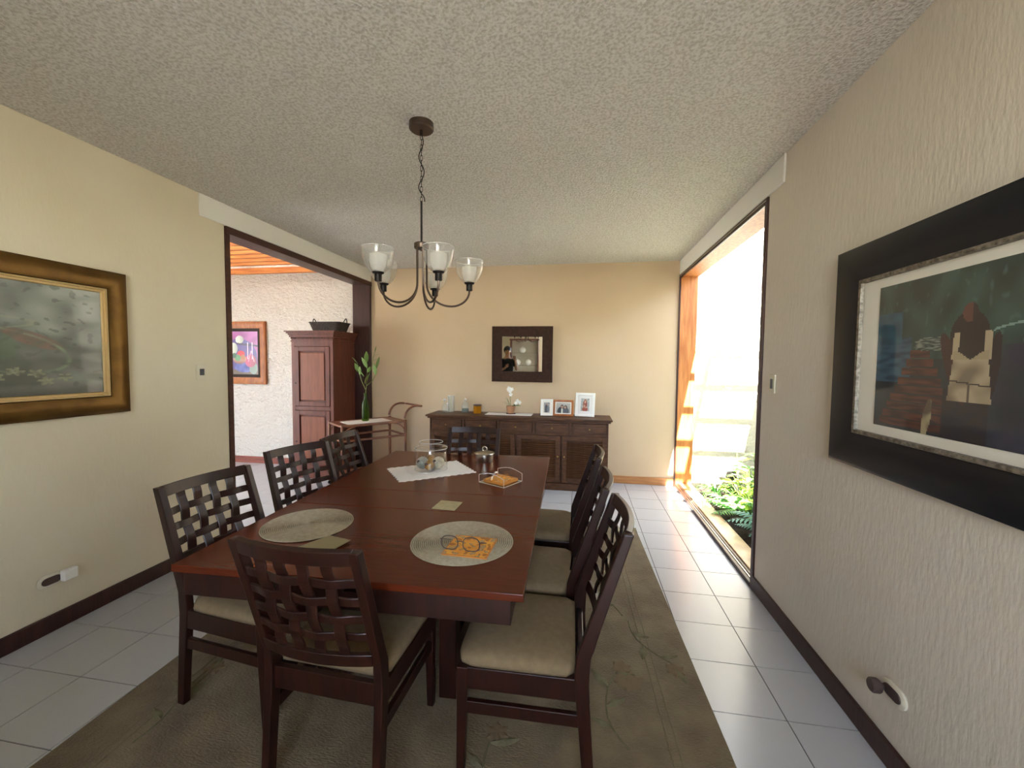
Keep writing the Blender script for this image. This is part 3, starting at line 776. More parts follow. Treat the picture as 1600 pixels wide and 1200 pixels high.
while y < hd - .01: den.box((hw, y, 1.835), (hw + .014, y + .012, 1.858)); y += .022
dn = den.build('dentil_moulding', M['wardwood'], wd); dn['kind'] = 'stuff'
for z0, z1 in ((.19, .90), (.96, 1.735)):
    f = .058; x0, x1 = -hw + .049, hw - .049
    d = MB().box((x0, -hd - .008, z0), (x0 + f, -hd + .018, z1)).box((x1 - f, -hd - .008, z0), (x1, -hd + .018, z1)).box((x0 + f, -hd - .008, z0), (x1 - f, -hd + .018, z0 + f)).box((x0 + f, -hd - .008, z1 - f), (x1 - f, -hd + .018, z1)).build('door', M['wardwood'], wd, bevel=.004)
    MB().box((x0 + f + .018, -hd - .002, z0 + f + .018), (x1 - f - .018, -hd + .012, z1 - f - .018)).build('panel', M['wardpanel'], d, bevel=.008)
    MB().lathe([(.004, 0), (.004, .008), (.008, .014), (.006, .020), (0, .021)], 12, T(x0 + .018, -hd - .008, z0 + .30, rx=PI / 2)).build('knob', M['iron'], d, smooth=True)

# basket on top
bk = thing('wicker_basket', 'dark woven basket with two loop handles on the hall cupboard', 'basket', (-3.34, 5.12, 1.941))
m = MB(); prof = []
def rrect(hx, hy, r, z, n=6):
    out = []
    for cx, cy, a0 in ((hx - r, hy - r, 0), (-hx + r, hy - r, 90), (-hx + r, -hy + r, 180), (hx - r, -hy + r, 270)):
        for k in range(n + 1):
            a = math.radians(a0 + 90 * k / n); out.append((cx + r * math.cos(a), cy + r * math.sin(a), z))
    return out
def loft(m, rings, cap0=True, cap1=True):
    n = len(rings[0]); vs = [p for r in rings for p in r]; fs = []
    for i in range(len(rings) - 1):
        for k in range(n):
            k2 = (k + 1) % n; fs.append((i * n + k, i * n + k2, (i + 1) * n + k2, (i + 1) * n + k))
    if cap0: fs.append(tuple(range(n - 1, -1, -1)))
    if cap1: fs.append(tuple((len(rings) - 1) * n + k for k in range(n)))
    return m.add(vs, fs)
rings = []
for k in range(13):
    z = .12 * k / 12; b = .002 * (k % 2); rings.append(rrect(.185 + .3 * z + b, .11 + .25 * z + b, .03, z))
for k in range(6): z = .12 - .11 * k / 5; rings.append(rrect(.185 + .3 * z - .01, .11 + .25 * z - .01, .025, z))
loft(m, rings).build('basket_body', M['basket'], bk, smooth=True)
MB().tube([(p[0], p[1], .12) for p in rrect(.222, .142, .03, 0)], .007, 8, closed=True).build('rim', M['basket'], bk, smooth=True)
for s in (-1, 1):
    MB().tube([(s * .222 + s * .014 * math.sin(PI * k / 10), -.045 + .09 * k / 10, .115 + .062 * math.sin(PI * k / 10)) for k in range(11)], .006, 8).build('handle', M['basket'], bk, smooth=True)

# ------------------------------------------------------------------ bamboo trolley
tr_a = math.atan2(.62, .51)
fl = Vector((-2.735, 4.405, 0)); ux = Vector((math.cos(tr_a), math.sin(tr_a), 0)); vy = Vector((-ux.y, ux.x, 0))
TLn, TWd, TTz = .80, .46, .80
tro = thing('serving_trolley', 'bamboo serving trolley with curved handles between cupboard and sideboard', 'trolley', tuple(fl + ux * TLn / 2 + vy * TWd / 2), tr_a)
a, b = TLn / 2, TWd / 2
for sx in (-1, 1):
    for sy in (-1, 1):
        MB().tube([(sx * a, sy * b, .05), (sx * a, sy * b, TTz + .005)], .017, 12).build('post', M['rattan'], tro, smooth=True)
        MB().lathe([(.0, -.03), (.012, -.029), (.024, -.016), (.027, 0), (.024, .016), (.012, .029), (0, .03)], 16, T(sx * a, sy * b, .030, rx=PI / 2) @ Matrix.Scale(.55, 4, (0, 0, 1))).build('caster', M['iron'], tro, smooth=True)
for z in (TTz, TTz - .175, .16):
    for s in (-1, 1):
        MB().tube([(-a, s * b, z - .018), (a, s * b, z - .018)], .014, 10).build('long_rail', M['rattan'], tro, smooth=True)
        MB().tube([(s * a, -b, z - .018), (s * a, b, z - .018)], .014, 10).build('end_rail', M['rattan'], tro, smooth=True)
box('tray', (-a + .005, -b + .005, TTz - .024), (a - .005, b - .005, TTz - .010), M['rattan'], tro)
box('lower_shelf', (-a + .005, -b + .005, .135), (a - .005, b - .005, .148), M['rattan'], tro)
for sx in (-1, 1):
    for sy in (-1, 1):
        MB().tube([(sx * (a - .15 + .15 * math.sin(PI / 2 * k / 8)), sy * b, TTz - .03 - .15 * (1 - math.cos(PI / 2 * k / 8))) for k in range(9)], .009, 8).build('curved_brace', M['rattan'], tro, smooth=True)
hpts = lambda s: [(a - .01 + .015 * math.sin(PI * .5 * t) + .16 * t * t, s * b, TTz + .02 + .155 * math.sin(PI * .5 * t)) for t in [k / 10 for k in range(11)]] + [(a + .24, s * b, TTz + .165)]
for s in (-1, 1): MB().tube(hpts(s), .014, 10).build('handle_arm', M['rattan'], tro, smooth=True)
MB().tube([(a + .235, -b, TTz + .165), (a + .235, b, TTz + .165)], .014, 10).build('handle_bar', M['rattan'], tro, smooth=True)
TT = Matrix.Translation(tro.location) @ Matrix.Rotation(tr_a, 4, 'Z')
# runner on the trolley
o = MB().box((-.30, -.15, 0), (.26, .15, .003)).build('cloth_runner', M['cloth'], rot=(0, 0, tr_a), loc=tuple(TT @ Vector((0, 0, TTz - .0095))))
tag(o, 'small white cloth on the bamboo trolley under the green bottle', 'cloth')
bl = TT @ Vector((-.02, .03, TTz - .006))
bt = thing('green_bottle', 'green glass wine bottle on the bamboo trolley holding a branch', 'bottle', tuple(bl))
MB().lathe([(0, .004), (.030, 0), (.037, .004), (.038, .02), (.038, .19), (.034, .22), (.020, .255), (.0145, .275), (.0145, .325), (.017, .326), (.017, .338), (.014, .339)], 28, cap=False).build('bottle_glass', M['bottle'], bt, smooth=True)
br = thing('leafy_branch', 'leafy green branch standing in the green glass bottle', 'branch', tuple(bl)); br.scale = (1.15, 1.15, 1.12); bt.scale = (1.15, 1.15, 1.05)
stems = [[(0, 0, .02), (.004, 0, .30), (.02, .0, .45), (.03, -.01, .58), (.02, 0, .68)],
         [(.02, 0, .45), (.07, .01, .60), (.10, .0, .72), (.12, 0, .79)],
         [(.004, 0, .36), (-.05, .01, .46), (-.07, 0, .56), (-.09, 0, .66)],
         [(.015, 0, .40), (.08, .02, .46), (.12, .01, .53), (.14, 0, .62)]]
# local x here is world x: bottle empty is unrotated
for i, s_ in enumerate(stems): MB().tube(s_, [.004 - .0006 * k for k in range(len(s_))], 6).build('twig', M['stem'], br, smooth=True)
def leaf3(L, W, cup=.12, droop=.0):
    vs = []; fs = []; n = 7
    for k in range(n + 1):
        u = k / n; w = W * math.sin(PI * min(1, u * 1.02)) ** .75 * (1 - .3 * u) if k else W * .06
        z = -droop * u * u * L
        vs += [(-w / 2, u * L, z + cup * w), (0, u * L, z), (w / 2, u * L, z + cup * w)]
    for k in range(n):
        q = k * 3; fs += [(q, q + 1, q + 4, q + 3), (q + 1, q + 2, q + 5, q + 4)]
    return vs, fs
def leaf_obj(me, parent, p, d, roll=0, sc=1, name='leaf'):
    o = bpy.data.objects.new(name, me); C.objects.link(o); o.parent = parent
    d = Vector(d).normalized(); q = d.to_track_quat('Y', 'Z'); o.rotation_mode = 'QUATERNION'
    from mathutils import Quaternion
    o.rotation_quaternion = q @ Quaternion((0, 1, 0), roll); o.location = p; o.scale = (sc, sc, sc); return o
def leaf_mesh(L, W, m, **k):
    v, f = leaf3(L, W, **k); me = bpy.data.meshes.new('leaf'); me.from_pydata(v, [], f)
    for p in me.polygons: p.use_smooth = True
    me.materials.append(M[m]); return me
lm = leaf_mesh(.125, .052, 'leaf5')
for p, d, r, s in (((.02, 0, .66), (.1, -.2, 1), .3, 1.1), ((.025, 0, .60), (-.35, -.3, 1), .8, 1.1), ((.03, 0, .55), (.4, -.3, .5), -.5, .8), ((.12, 0, .78), (.3, -.1, 1), .4, .6),
                   ((.11, 0, .74), (1, -.1, .25), .2, .6), ((.09, 0, .68), (.9, -.2, .3), .4, .7), ((-.09, 0, .65), (-.6, -.2, .8), .3, .8), ((-.07, 0, .55), (-.2, -.4, .9), .9, 1.0),
                   ((-.065, 0, .52), (.2, -.3, 1), -.8, .9), ((.14, 0, .60), (.4, -.3, 1), .5, 1.2), ((.12, 0, .52), (.1, -.4, 1), -.4, 1.2), ((.02, 0, .47), (.5, -.4, .6), .5, .9), ((.0, 0, .42), (.4, -.4, .9), .9, .9), ((-.01, 0, .50), (-.5, -.4, .8), .2, 1.0)):
    leaf_obj(lm, br, p, d, r, s)

# ------------------------------------------------------------------ chandelier
CXY = (-.875, 2.195)
chd = thing('chandelier', 'five arm dark bronze chandelier with clear glass shades over the table', 'chandelier', (*CXY, 0))
MB().lathe([(0, ZC - .036), (.060, ZC - .036), (.066, ZC - .030), (.066, ZC)], 40, cap=False).build('canopy', M['bronze'], chd, smooth=True)
MB().lathe([(0, ZC - .062), (.008, ZC - .060), (.008, ZC - .036)], 12, cap=False).build('canopy_finial', M['iron'], chd, smooth=True)
zt, zb = ZC - .058, 2.425
nl = 13; pitch = (zt - zb) / nl
lk = None
for k in range(nl):
    zc = zt - pitch * (k + .5)
    if lk is None:
        o = MB().tube([(.006 * math.cos(w), 0, .62 * pitch * math.sin(w)) for w in [2 * PI * q / 14 for q in range(14)]], .0016, 6, closed=True).build('chain_link', M['iron'], chd, smooth=True); lk = o.data
    else: o = bpy.data.objects.new('chain_link', lk); C.objects.link(o); o.parent = chd
    o.location = (0, 0, zc); o.rotation_euler = (0, 0, PI / 2 * (k % 2) + .3)
cord = []
for k in range(41):
    t = k / 40; z = zt - .0 - (zt - zb) * t
    cord.append((.016 * math.sin(t * PI * 4.6) * (.5 + .8 * t), .006 * math.cos(t * 9), z))
MB().tube(cord, .0028, 8).build('cord', M['iron'], chd, smooth=True)
MB().tube([(0, 0, 2.43), (0, 0, 2.20)], .0055, 12).build('rod', M['iron'], chd, smooth=True)
MB().lathe([(0, 2.16), (.010, 2.165), (.012, 2.172), (.038, 2.174), (.040, 2.178), (.040, 2.200), (.036, 2.204), (.008, 2.208), (0, 2.22)], 32, cap=False).build('hub', M['bronze'], chd, smooth=True)
arm_me = shade_me = cup_me = sock_me = cup2 = None
for k in range(5):
    a = math.radians(238 + 72 * k)
    pts = [(.028, 0, 2.175), (.028, 0, 2.05)]
    R0 = .265
    for q in range(19):
        w = PI * q / 18; c = (R0 + .028) / 2 + .0; rr = (R0 - .028) / 2
        pts.append((c - rr * math.cos(w), 0, 1.955 - .105 * math.sin(w) + (.03 * (1 - q / 18))))
    pts.append((R0, 0, 1.975))
    parts = [('arm', M['bronze'], lambda: MB().tube(pts, .0058, 8)),
             ('socket', M['iron'], lambda: MB().lathe([(0, 1.955), (.017, 1.957), (.018, 1.960), (.018, 1.992), (.028, 1.996), (.030, 2.002), (.012, 2.006), (0, 2.006)], 20, T(R0), cap=False)),
             ('glass_shade', M['shade'], lambda: MB().lathe([(.018, 1.998), (.034, 2.004), (.052, 2.020), (.066, 2.045), (.075, 2.075), (.079, 2.105), (.080, 2.122)], 36, T(R0), cap=False)),
             ('shade_rim', M['edge'], lambda: MB().tube([(R0 + .080 * math.cos(w), .080 * math.sin(w), 2.122) for w in [2 * PI * q / 36 for q in range(36)]], .0012, 6, closed=True)),
             ('frosted_cup', M['frost'], lambda: MB().lathe([(.014, 2.006), (.026, 2.010), (.036, 2.028), (.042, 2.055), (.043, 2.088)], 28, T(R0), cap=False))]
    for nm, mt, fn in parts:
        if k == 0:
            o = fn().build(nm, mt, chd, smooth=True)
            if nm == 'arm': arm_me = o.data
            elif nm == 'socket': sock_me = o.data
            elif nm == 'glass_shade': shade_me = o.data
            elif nm == 'shade_rim': rim_me = o.data
            else: cup_me = o.data
        else:
            o = bpy.data.objects.new(nm, {'arm': arm_me, 'socket': sock_me, 'glass_shade': shade_me, 'shade_rim': rim_me, 'frosted_cup': cup_me}[nm]); C.objects.link(o); o.parent = chd
        o.rotation_euler = (0, 0, a)

# ------------------------------------------------------------------ wall mirror, switches, sockets
mr = thing('wall_mirror', 'square dark wood framed mirror on the back wall above the sideboard', 'mirror', (-.768, YB - .003, 1.668), 0, rot=(0, 0, 0))
frame_piece(MB(), -.405, -.368, .405, .368, 0, [(0, 0), (0, .045), (.006, .05), (.07, .046), (.135, .034), (.138, .02)], Matrix.Identity(4)).build('frame', M['mirrorwood'], mr, smooth=True)
MB().box((-.27, -.021, -.235), (.27, -.005, .235), T(0, 0, 0, rx=math.radians(1.2), rz=math.radians(2.2))).build('mirror_glass', M['mirror'], mr)
def switch(name, loc, rz, w, h, label, cat, n=1, inw=.030, inh=.062):
    t = thing(name, label, cat, loc, rz)
    MB().box((-w / 2, -.009, -h / 2), (w / 2, 0, h / 2)).build('plate', M['plastic'], t, bevel=.003)
    MB().box((-inw / 2, -.013, -inh / 2), (inw / 2, -.009, inh / 2)).build('rocker', M['greyplastic'], t, bevel=.002)
    return t
switch('light_switch', (XL + .001, 2.80, 1.455), math.radians(90), .082, .118, 'cream light switch with dark rocker on the left wall', 'switch', inw=.038, inh=.05)
switch('light_switch', (XR - .001, 2.855, 1.435), math.radians(-90), .078, .118, 'light switch with dark rocker on the right wall beside the garden opening', 'switch')
def oval_outlet(loc, rz, label):
    t = thing('wall_outlet', label, 'outlet', loc, rz); m = MB()
    r0 = [(x, 0, z) for x, z, _ in [(p[0], p[1], 0) for p in rrect(.062, .034, .033, 0, 8)]]
    loft(m, [[(p[0], 0, p[2]) for p in r0], [(p[0], -.008, p[2]) for p in r0], [(p[0] * .9, -.012, p[2] * .85) for p in r0]]).build('cover_plate', M['plastic'], t, smooth=True)
    loft(MB(), [[(p[0] * .72, -.0121, p[2] * .62) for p in r0], [(p[0] * .70, -.016, p[2] * .60) for p in r0]]).build('socket_face', M['plugdark'], t, smooth=True)
    return t
oval_outlet((XL + .001, 1.82, .298), math.radians(90), 'oval wall outlet low on the left wall')
t = thing('plug_in_light', 'small white plug in adapter on the left wall outlet', 'adapter', (XL + .014, 1.895, .305), math.radians(90))
MB().box((-.040, -.035, -.032), (.030, -.0035, .030)).build('adapter_body', M['white'], t, bevel=.006)
MB().lathe([(0, 0), (.018, .001), (.02, .003)], 20, T(-.005, -.035, 0, rx=PI / 2) @ Matrix.Scale(-1, 4, (0, 0, 1)), cap=False).build('sensor_lens', M['greyplastic'], t, smooth=True)
oval_outlet((XR - .001, 1.735, .305), math.radians(-90), 'oval wall outlet low on the right wall')
t = thing('round_plug', 'dark round plug in the right wall outlet', 'plug', (XR - .018, 1.775, .300), math.radians(-90))
MB().lathe([(.012, 0), (.012, .012), (.024, .014), (.027, .020), (.027, .040), (.022, .045), (0, .045)], 20, T(0, 0, 0, rx=PI / 2)).build('plug_body', M['plugdark'], t, smooth=True)

# ------------------------------------------------------------------ things on the dining table
def on(name, label, cat, x, y, z=TZ, rz=0, group=None): return thing(name, label, cat, (x, y, z + .0005), rz, group)
def ring_mat(x, y, R, label):
    t = thing('placemat', label, 'placemat', (x, y, TZ + .0006), 0, 'round woven placemats')
    MB().lathe([(0, 0), (R - .003, 0), (R - .003, .0022), (0, .0022)], 72, cap=False).build('mat_base', M['matbase'], t)
    m = MB(); n = 26; p = R / n
    for k in range(n):
        r0 = R - p * (k + 1) + p * .20; r1 = R - p * k; r0 = max(r0, .0005)
        m.lathe([(r0, .0016), (r0 + p * .1, .0050), ((r0 + r1) / 2, .0062), (r1 - p * .1, .0050), (r1, .0016)], 64, cap=False)
    m.build('woven_cord', M['mat_woven'], t, smooth='all')['kind'] = 'stuff'
ring_mat(-1.285, 1.775, .205, 'round ribbed beige placemat on the left, empty, near the head chair')
ring_mat(-.50, 1.728, .225, 'round ribbed beige placemat under the orange napkin and eyeglasses')
o = MB().prism([(-.09, -.055), (.07, -.075), (.10, .03), (-.02, .07)], 0, .0025, T=T(0, 0, 0, 0, 0, .05)).build('paper_card', M['cardpale'], loc=(-1.075, 1.595, TZ + .0065), rot=(0, -.02, 0))
tag(o, 'pale paper card half tucked at the edge of the left placemat', 'card')
m = MB().prism([(-.068, -.062), (.062, -.070), (.068, .062), (-.060, .070)], 0, .004)
cd = thing('coaster', 'cream embossed coaster lying alone in the middle of the table', 'coaster', (-.71, 2.155, TZ + .0005))
m.build('coaster_base', M['card'], cd, bevel=.001)
emb = MB()
for i in range(7):
    for j in range(7): emb.box((-.055 + i * .0165, -.055 + j * .0165, .004), (-.045 + i * .0165, -.049 + j * .0165, .0048))
emb.build('embossed_pattern', M['card'], cd)['kind'] = 'stuff'
# lace cloths
def lace(cx, cy, hx, hy, rz, label, z, mt='cloth'):
    vs = []; fs = []; nx, ny = 60, 40
    for j in range(ny + 1):
        for i in range(nx + 1):
            u, v = -1 + 2 * i / nx, -1 + 2 * j / ny
            x, y = u * hx, v * hy
            if abs(u) == 1: x += .006 * math.sin(v * 26) * u
            if abs(v) == 1: y += .006 * math.sin(u * 34) * v
            e = max(abs(u), abs(v)); h = .0006 + .0012 * abs(noise.noise(Vector((x * 9, y * 9, z))))
            if .78 < e < .82: h += .0012
            vs.append((x, y, h))
    for j in range(ny):
        for i in range(nx):
            a = j * (nx + 1) + i; fs.append((a, a + 1, a + nx + 2, a + nx + 1))
    o = MB().add(vs, fs).build('table_cloth', M[mt], smooth=True, loc=(cx, cy, z), rot=(0, 0, rz)); s = o.modifiers.new('t', 'SOLIDIFY'); s.thickness = .001; s.offset = -1
    return tag(o, label, 'cloth')
lace(-1.062, 2.842, .275, .20, math.radians(38), 'white scalloped cloth laid under the glass jar on the dining table', TZ + .0015)
lace(-1.03, 2.87, .21, .14, math.radians(34), 'smaller white cloth on top of the scalloped cloth under the jar', TZ + .0052)
# jar with balls
jx, jy = -1.062, 2.845; JZ = TZ + .0085
jar = on('glass_jar', 'wide clear glass jar filled with decorative balls at the table centre', 'jar', jx, jy, JZ)
R_ = .118
MB().lathe([(0, 0), (R_ - .006, 0), (R_, .006), (R_, .150), (R_ - .003, .158), (R_ - .012, .163)], 56, cap=False).build('jar_body', M['glass'], jar, smooth=True)
MB().lathe([(R_ - .034, .204), (R_ - .035, .168), (R_ - .030, .166), (R_ + .001, .165), (R_ + .002, .169), (R_ - .004, .171)], 56, cap=False).build('jar_lid', M['glass'], jar, smooth=True)
for rr_, zz_ in ((R_ - .001, .160), (R_ - .034, .204), (R_, .004)):
    MB().tube([(rr_ * math.cos(w), rr_ * math.sin(w), zz_) for w in [2 * PI * q / 40 for q in range(40)]], .0016, 6, closed=True).build('glass_rim', M['edge'], jar, smooth=True)
balls = [(-.052, -.035, .045, 'ball1', 'pearl grey ball with a dark eyelet at the left of the jar'), (.010, -.058, .036, 'ball2', 'small gold brown ball at the front centre of the jar'), (.055, .002, .044, 'ball3', 'cream mottled ball at the right of the jar'),
         (-.025, .052, .042, 'ball2', 'brown ball at the back left of the jar'), (.035, .068, .030, 'ball1', 'small grey ball at the back right of the jar')]
for x, y, r, mt, lb in balls:
    t = on('decorative_ball', lb, 'ball', jx + x, jy + y, JZ + .009 + r, 0, 'balls in the glass jar')
    m = MB(); prof = [(r * math.sin(PI * k / 16), -r * math.cos(PI * k / 16)) for k in range(1, 16)]
    m.lathe([(0, -r)] + prof + [(0, r)], 24, T(rx=.5, ry=.3), cap=False).build('sphere', M[mt], t, smooth=True)
    MB().lathe([(.004, 0), (.012, .000), (.013, .003), (.010, .005), (.0, .004)], 14, T(-r * .35, -r * .80, r * .35, rx=PI / 2) , cap=False).build('eyelet', M['plugdark'], t, smooth=True)
# tin
tn = on('steel_canister', 'round brushed steel canister with a knobbed lid behind the napkin holder', 'canister', -.745, 3.20)
MB().lathe([(0, 0), (.068, 0), (.070, .003), (.070, .062), (.068, .064)], 48, cap=False).build('canister_body', M['metal'], tn, smooth=True)
MB().lathe([(.0, .0655), (.079, .0655), (.081, .068), (.079, .071), (.05, .079), (.012, .083), (0, .083)], 48, cap=False).build('lid', M['metal'], tn, smooth=True)
MB().tube([(.018 * math.cos(w), 0, .100 + .018 * math.sin(w)) for w in [2 * PI * k / 20 for k in range(20)]], .004, 8, closed=True).build('lid_ring', M['metal'], tn, smooth=True)
# acrylic napkin holder
nh = on('napkin_holder', 'clear acrylic napkin holder with curled sides near the canister', 'napkin holder', -.51, 2.665, TZ, math.radians(-28))
hx, hy = .105, .098
MB().box((-hx, -hy, 0), (hx, hy, .004)).build('holder_base', M['acrylic'], nh)
rim = lambda p, nm='holder_rim': MB().tube(p, .0028, 6).build(nm, M['metal'], nh, smooth=True)
def aside(s):
    n = 14; vs = []; top = []
    for k in range(n + 1):
        u = k / n; x = -hx + 2 * hx * u; z = .052 + (.022 * math.sin(PI * u))
        top.append((x, s * hy, z))
    m = MB(); vs = [(p[0], s * (hy - .0015), 0) for p in top] + [(p[0], s * (hy - .0015), p[2]) for p in top] + [(p[0], s * (hy + .0015), 0) for p in top] + [(p[0], s * (hy + .0015), p[2]) for p in top]
    N = n + 1; fs = []
    for k in range(n): fs += [(k, k + 1, N + k + 1, N + k), (2 * N + k, 2 * N + k + 1, 3 * N + k + 1, 3 * N + k), (N + k, N + k + 1, 3 * N + k + 1, 3 * N + k)]
    m.add(vs, fs).build('holder_side', M['acrylic'], nh)
    MB().tube(top, .0018, 6).build('holder_rim', M['edge'], nh, smooth=True)
    for q in (0, -1): MB().tube([(top[q][0], s * hy, .002), top[q]], .0016, 6).build('holder_edge', M['plastic'], nh, smooth=True)
aside(1); aside(-1)
MB().tube([(-hx, -hy, .002), (hx, -hy, .002), (hx, hy, .002), (-hx, hy, .002)], .0018, 6, closed=True).build('base_edge', M['plastic'], nh, smooth=True)
for s in (-1, 1):
    MB().ribbon([(s * (.012 + .030 * math.sin(k / 10 * 2.2)), -.085 + .13 * k / 10, .030 + .045 * math.sin(k / 10 * PI) * (k / 10)) for k in range(11)], (s * .6, 0, .8), .012, .003).build('curled_arm', M['acrylic'], nh, smooth=True)
def nap(u, v):
    c = mix(lin('d98f2e'), lin('e3a53e'), .5 + nz(u, v, 4))
    n_ = nz(u, v, 7, 3)
    if n_ > .22: c = mix(c, lin('9a8b6e'), .75)
    elif n_ < -.27: c = mix(c, lin('8a4a24'), .7)
    if abs(n_ - .22) < .02: c = lin('6c5a48')
    if abs(u - .5) > .475 or abs(v - .5) > .475: c = lin('c2752a')
    return c
def napkins(name, n, label, x, y, z, rz, s, group=None):
    Rm = T(0, 0, 0, rx=-PI / 2)
    o = MB().box((-s / 2, -s / 2, 0), (s / 2, s / 2, n)).build(name, mat('napkin_edge', lin('c98336'), .8), loc=(x, y, z), rot=(0, 0, rz), bevel=.001)
    tag(o, label, 'napkin')
    canvas('printed_face', M['napkin'], nap, s, s, 48, 48, o, Matrix(((1, 0, 0, 0), (0, 0, 1, 0), (0, 1, 0, n + .0006), (0, 0, 0, 1))))
    return o
napkins('napkin_stack', .016, 'stack of orange printed napkins in the clear acrylic holder', -.51, 2.665, TZ + .0055, math.radians(-28), .165)
napkins('paper_napkin', .005, 'folded orange printed napkin on the round placemat under the eyeglasses', -.447, 1.668, TZ + .0065, math.radians(-2), .19)
eg = thing('eyeglasses', 'dark rimmed eyeglasses lying on the orange napkin', 'eyeglasses', (-.478, 1.612, TZ + .0125), math.radians(-3)); eg.scale = (1.38, 1.1, 1.3)
for s in (-1, 1):
    pts = []
    for k in range(24):
        w = 2 * PI * k / 24; x = .026 * math.copysign(abs(math.cos(w)) ** .75, math.cos(w)); z = .021 * math.copysign(abs(math.sin(w)) ** .8, math.sin(w))
        pts.append((s * .034 + x, -.0 + .004, .0225 + z))
    MB().tube(pts, .0019, 6, closed=True).build('rim', M['plugdark'], eg, smooth=True)
    MB().prism([(p[0], p[2]) for p in pts], .0035, .0045, axis=1).build('lens', M['glass'], eg)
    MB().tube([(s * .060, .004, .030), (s * .066, .010, .030), (s * .066, .05, .020), (s * .060, .105, .006), (s * .057, .125, .002)], .0018, 6).build('temple', M['plugdark'], eg, smooth=True)
MB().tube([(-.010, .003, .026), (-.005, .001, .030), (.005, .001, .030), (.010, .003, .026)], .0019, 6).build('bridge', M['plugdark'], eg, smooth=True)
eg.rotation_euler = (math.radians(-8), 0, math.radians(-3))

# ------------------------------------------------------------------ things on the sideboard
SZ2 = SZ + .0005
v = on('square_vase', 'tall square clear glass vase at the left end of the sideboard', 'vase', -1.715, 5.36, SZ)
m = MB(); h_ = .036
loft(m, [[(sx * h_, sy * h_, z) for sx, sy in ((1, 1), (-1, 1), (-1, -1), (1, -1))] for z in (0, .215)] + [[(sx * (h_ - .006), sy * (h_ - .006), z) for sx, sy in ((1, 1), (-1, 1), (-1, -1), (1, -1))] for z in (.215, .012)])
m.build('vase_glass', M['vase'], v)
for sx, sy in ((1, 1), (-1, 1), (-1, -1), (1, -1)): MB().tube([(sx * h_, sy * h_, .001), (sx * h_, sy * h_, .215)], .0018, 6).build('vase_edge', M['edge'], v, smooth=True)  # thin pale tubes added as painted corner glints
MB().tube([(sx * h_, sy * h_, .215) for sx, sy in ((1, 1), (-1, 1), (-1, -1), (1, -1))], .002, 6, closed=True).build('vase_rim', M['edge'], v, smooth=True)
def bottle(name, label, x, y, prof, mt='vase', cat='bottle', parts=()):
    t = on(name, label, cat, x, y, SZ)
    MB().lathe(prof, 28, cap=False).build('bottle_glass', M[mt], t, smooth=True)
    for nm, pr, m2 in parts: MB().lathe(pr, 24, cap=False).build(nm, M[m2], t, smooth=True)
    return t
bottle('small_decanter', 'small clear glass decanter beside the tall square vase', -1.80, 5.33, [(0, 0), (.032, .002), (.035, .02), (.034, .07), (.020, .10), (.012, .115), (.012, .14), (.018, .148), (.016, .150), (.010, .142)], parts=[('stopper', [(0, .146), (.012, .150), (.016, .160), (.010, .172), (0, .174)], 'edge')])
bottle('small_decanter', 'squat clear glass decanter just in front of the tall square vase', -1.735, 5.255, [(0, 0), (.030, .002), (.033, .02), (.030, .05), (.014, .08), (.011, .095), (.015, .105), (.013, .106)], parts=[('stopper', [(0, .104), (.010, .108), (.013, .118), (0, .128)], 'edge')])
bottle('glass_carafe', 'round shouldered clear bottle with grey liquid on the sideboard', -1.51, 5.33, [(0, 0), (.044, .002), (.047, .012), (.047, .09), (.038, .118), (.018, .135), (.013, .15), (.016, .158), (.014, .159)], parts=[('liquid', [(0, .004), (.044, .005), (.044, .052), (0, .053)], 'liquid'), ('stopper', [(0, .158), (.016, .162), (.018, .178), (.006, .188), (0, .19)], 'edge')])
t = bottle('candle_jar', 'amber glass candle jar with a dark lid on the sideboard', -1.33, 5.27, [(0, 0), (.048, .001), (.050, .006), (.050, .092), (.046, .096)], 'amber', 'candle', parts=[('wax', [(0, .004), (.046, .005), (.046, .062), (0, .063)], 'amber'), ('lid', [(0, .098), (.050, .098), (.053, .101), (.053, .112), (.046, .116), (0, .117)], 'plugdark')])
o = MB().box((-.30, -.115, 0), (.30, .115, .003)).build('cloth_runner', M['cloth'], loc=(-.90, 5.265, SZ + .0005), rot=(0, 0, .0)); tag(o, 'white cloth runner on the sideboard under the orchid pot', 'cloth')
oc = on('orchid_pot', 'small white orchid in a terracotta pot on the sideboard', 'potted plant', -.885, 5.29, SZ + .003)
MB().lathe([(0, 0), (.062, 0), (.064, .006), (.06, .008), (0, .008)], 28, cap=False).build('saucer', M['plugdark'], oc, smooth=True)
MB().lathe([(0, .008), (.040, .009), (.050, .05), (.054, .085), (.057, .088), (.057, .105), (.052, .106), (.050, .095), (0, .094)], 28, cap=False).build('pot', M['terracotta'], oc, smooth=True)
lo = leaf_mesh(.13, .05, 'leaf3', droop=.25); ln = leaf_mesh(.15, .014, 'leaf3', droop=.1)
for d, r, s in (((1, -.3, .35), .2, 1), ((.8, .4, .5), 0, .9), ((.9, -.6, .7), .4, .8)): leaf_obj(lo, oc, (.01, 0, .095), d, r, s)
for d, s in (((-.9, -.2, .6), 1), ((-.5, .1, 1), 1), ((-.75, -.4, .9), .8), ((.05, 0, 1), .9), ((-.3, -.2, 1), 1)): leaf_obj(ln, oc, (-.01, 0, .095), d, .2, s)
MB().tube([(0, 0, .09), (-.01, 0, .18), (-.012, 0, .27), (-.005, 0, .32), (.01, -.02, .335)], .003, 6).build('flower_stem', M['stem'], oc, smooth=True)
MB().tube([(.02, 0, .09), (.05, -.01, .14), (.085, -.02, .165)], .003, 6).build('flower_stem', M['stem'], oc, smooth=True)
pt = leaf_mesh(.034, .030, 'petal', cup=.2)
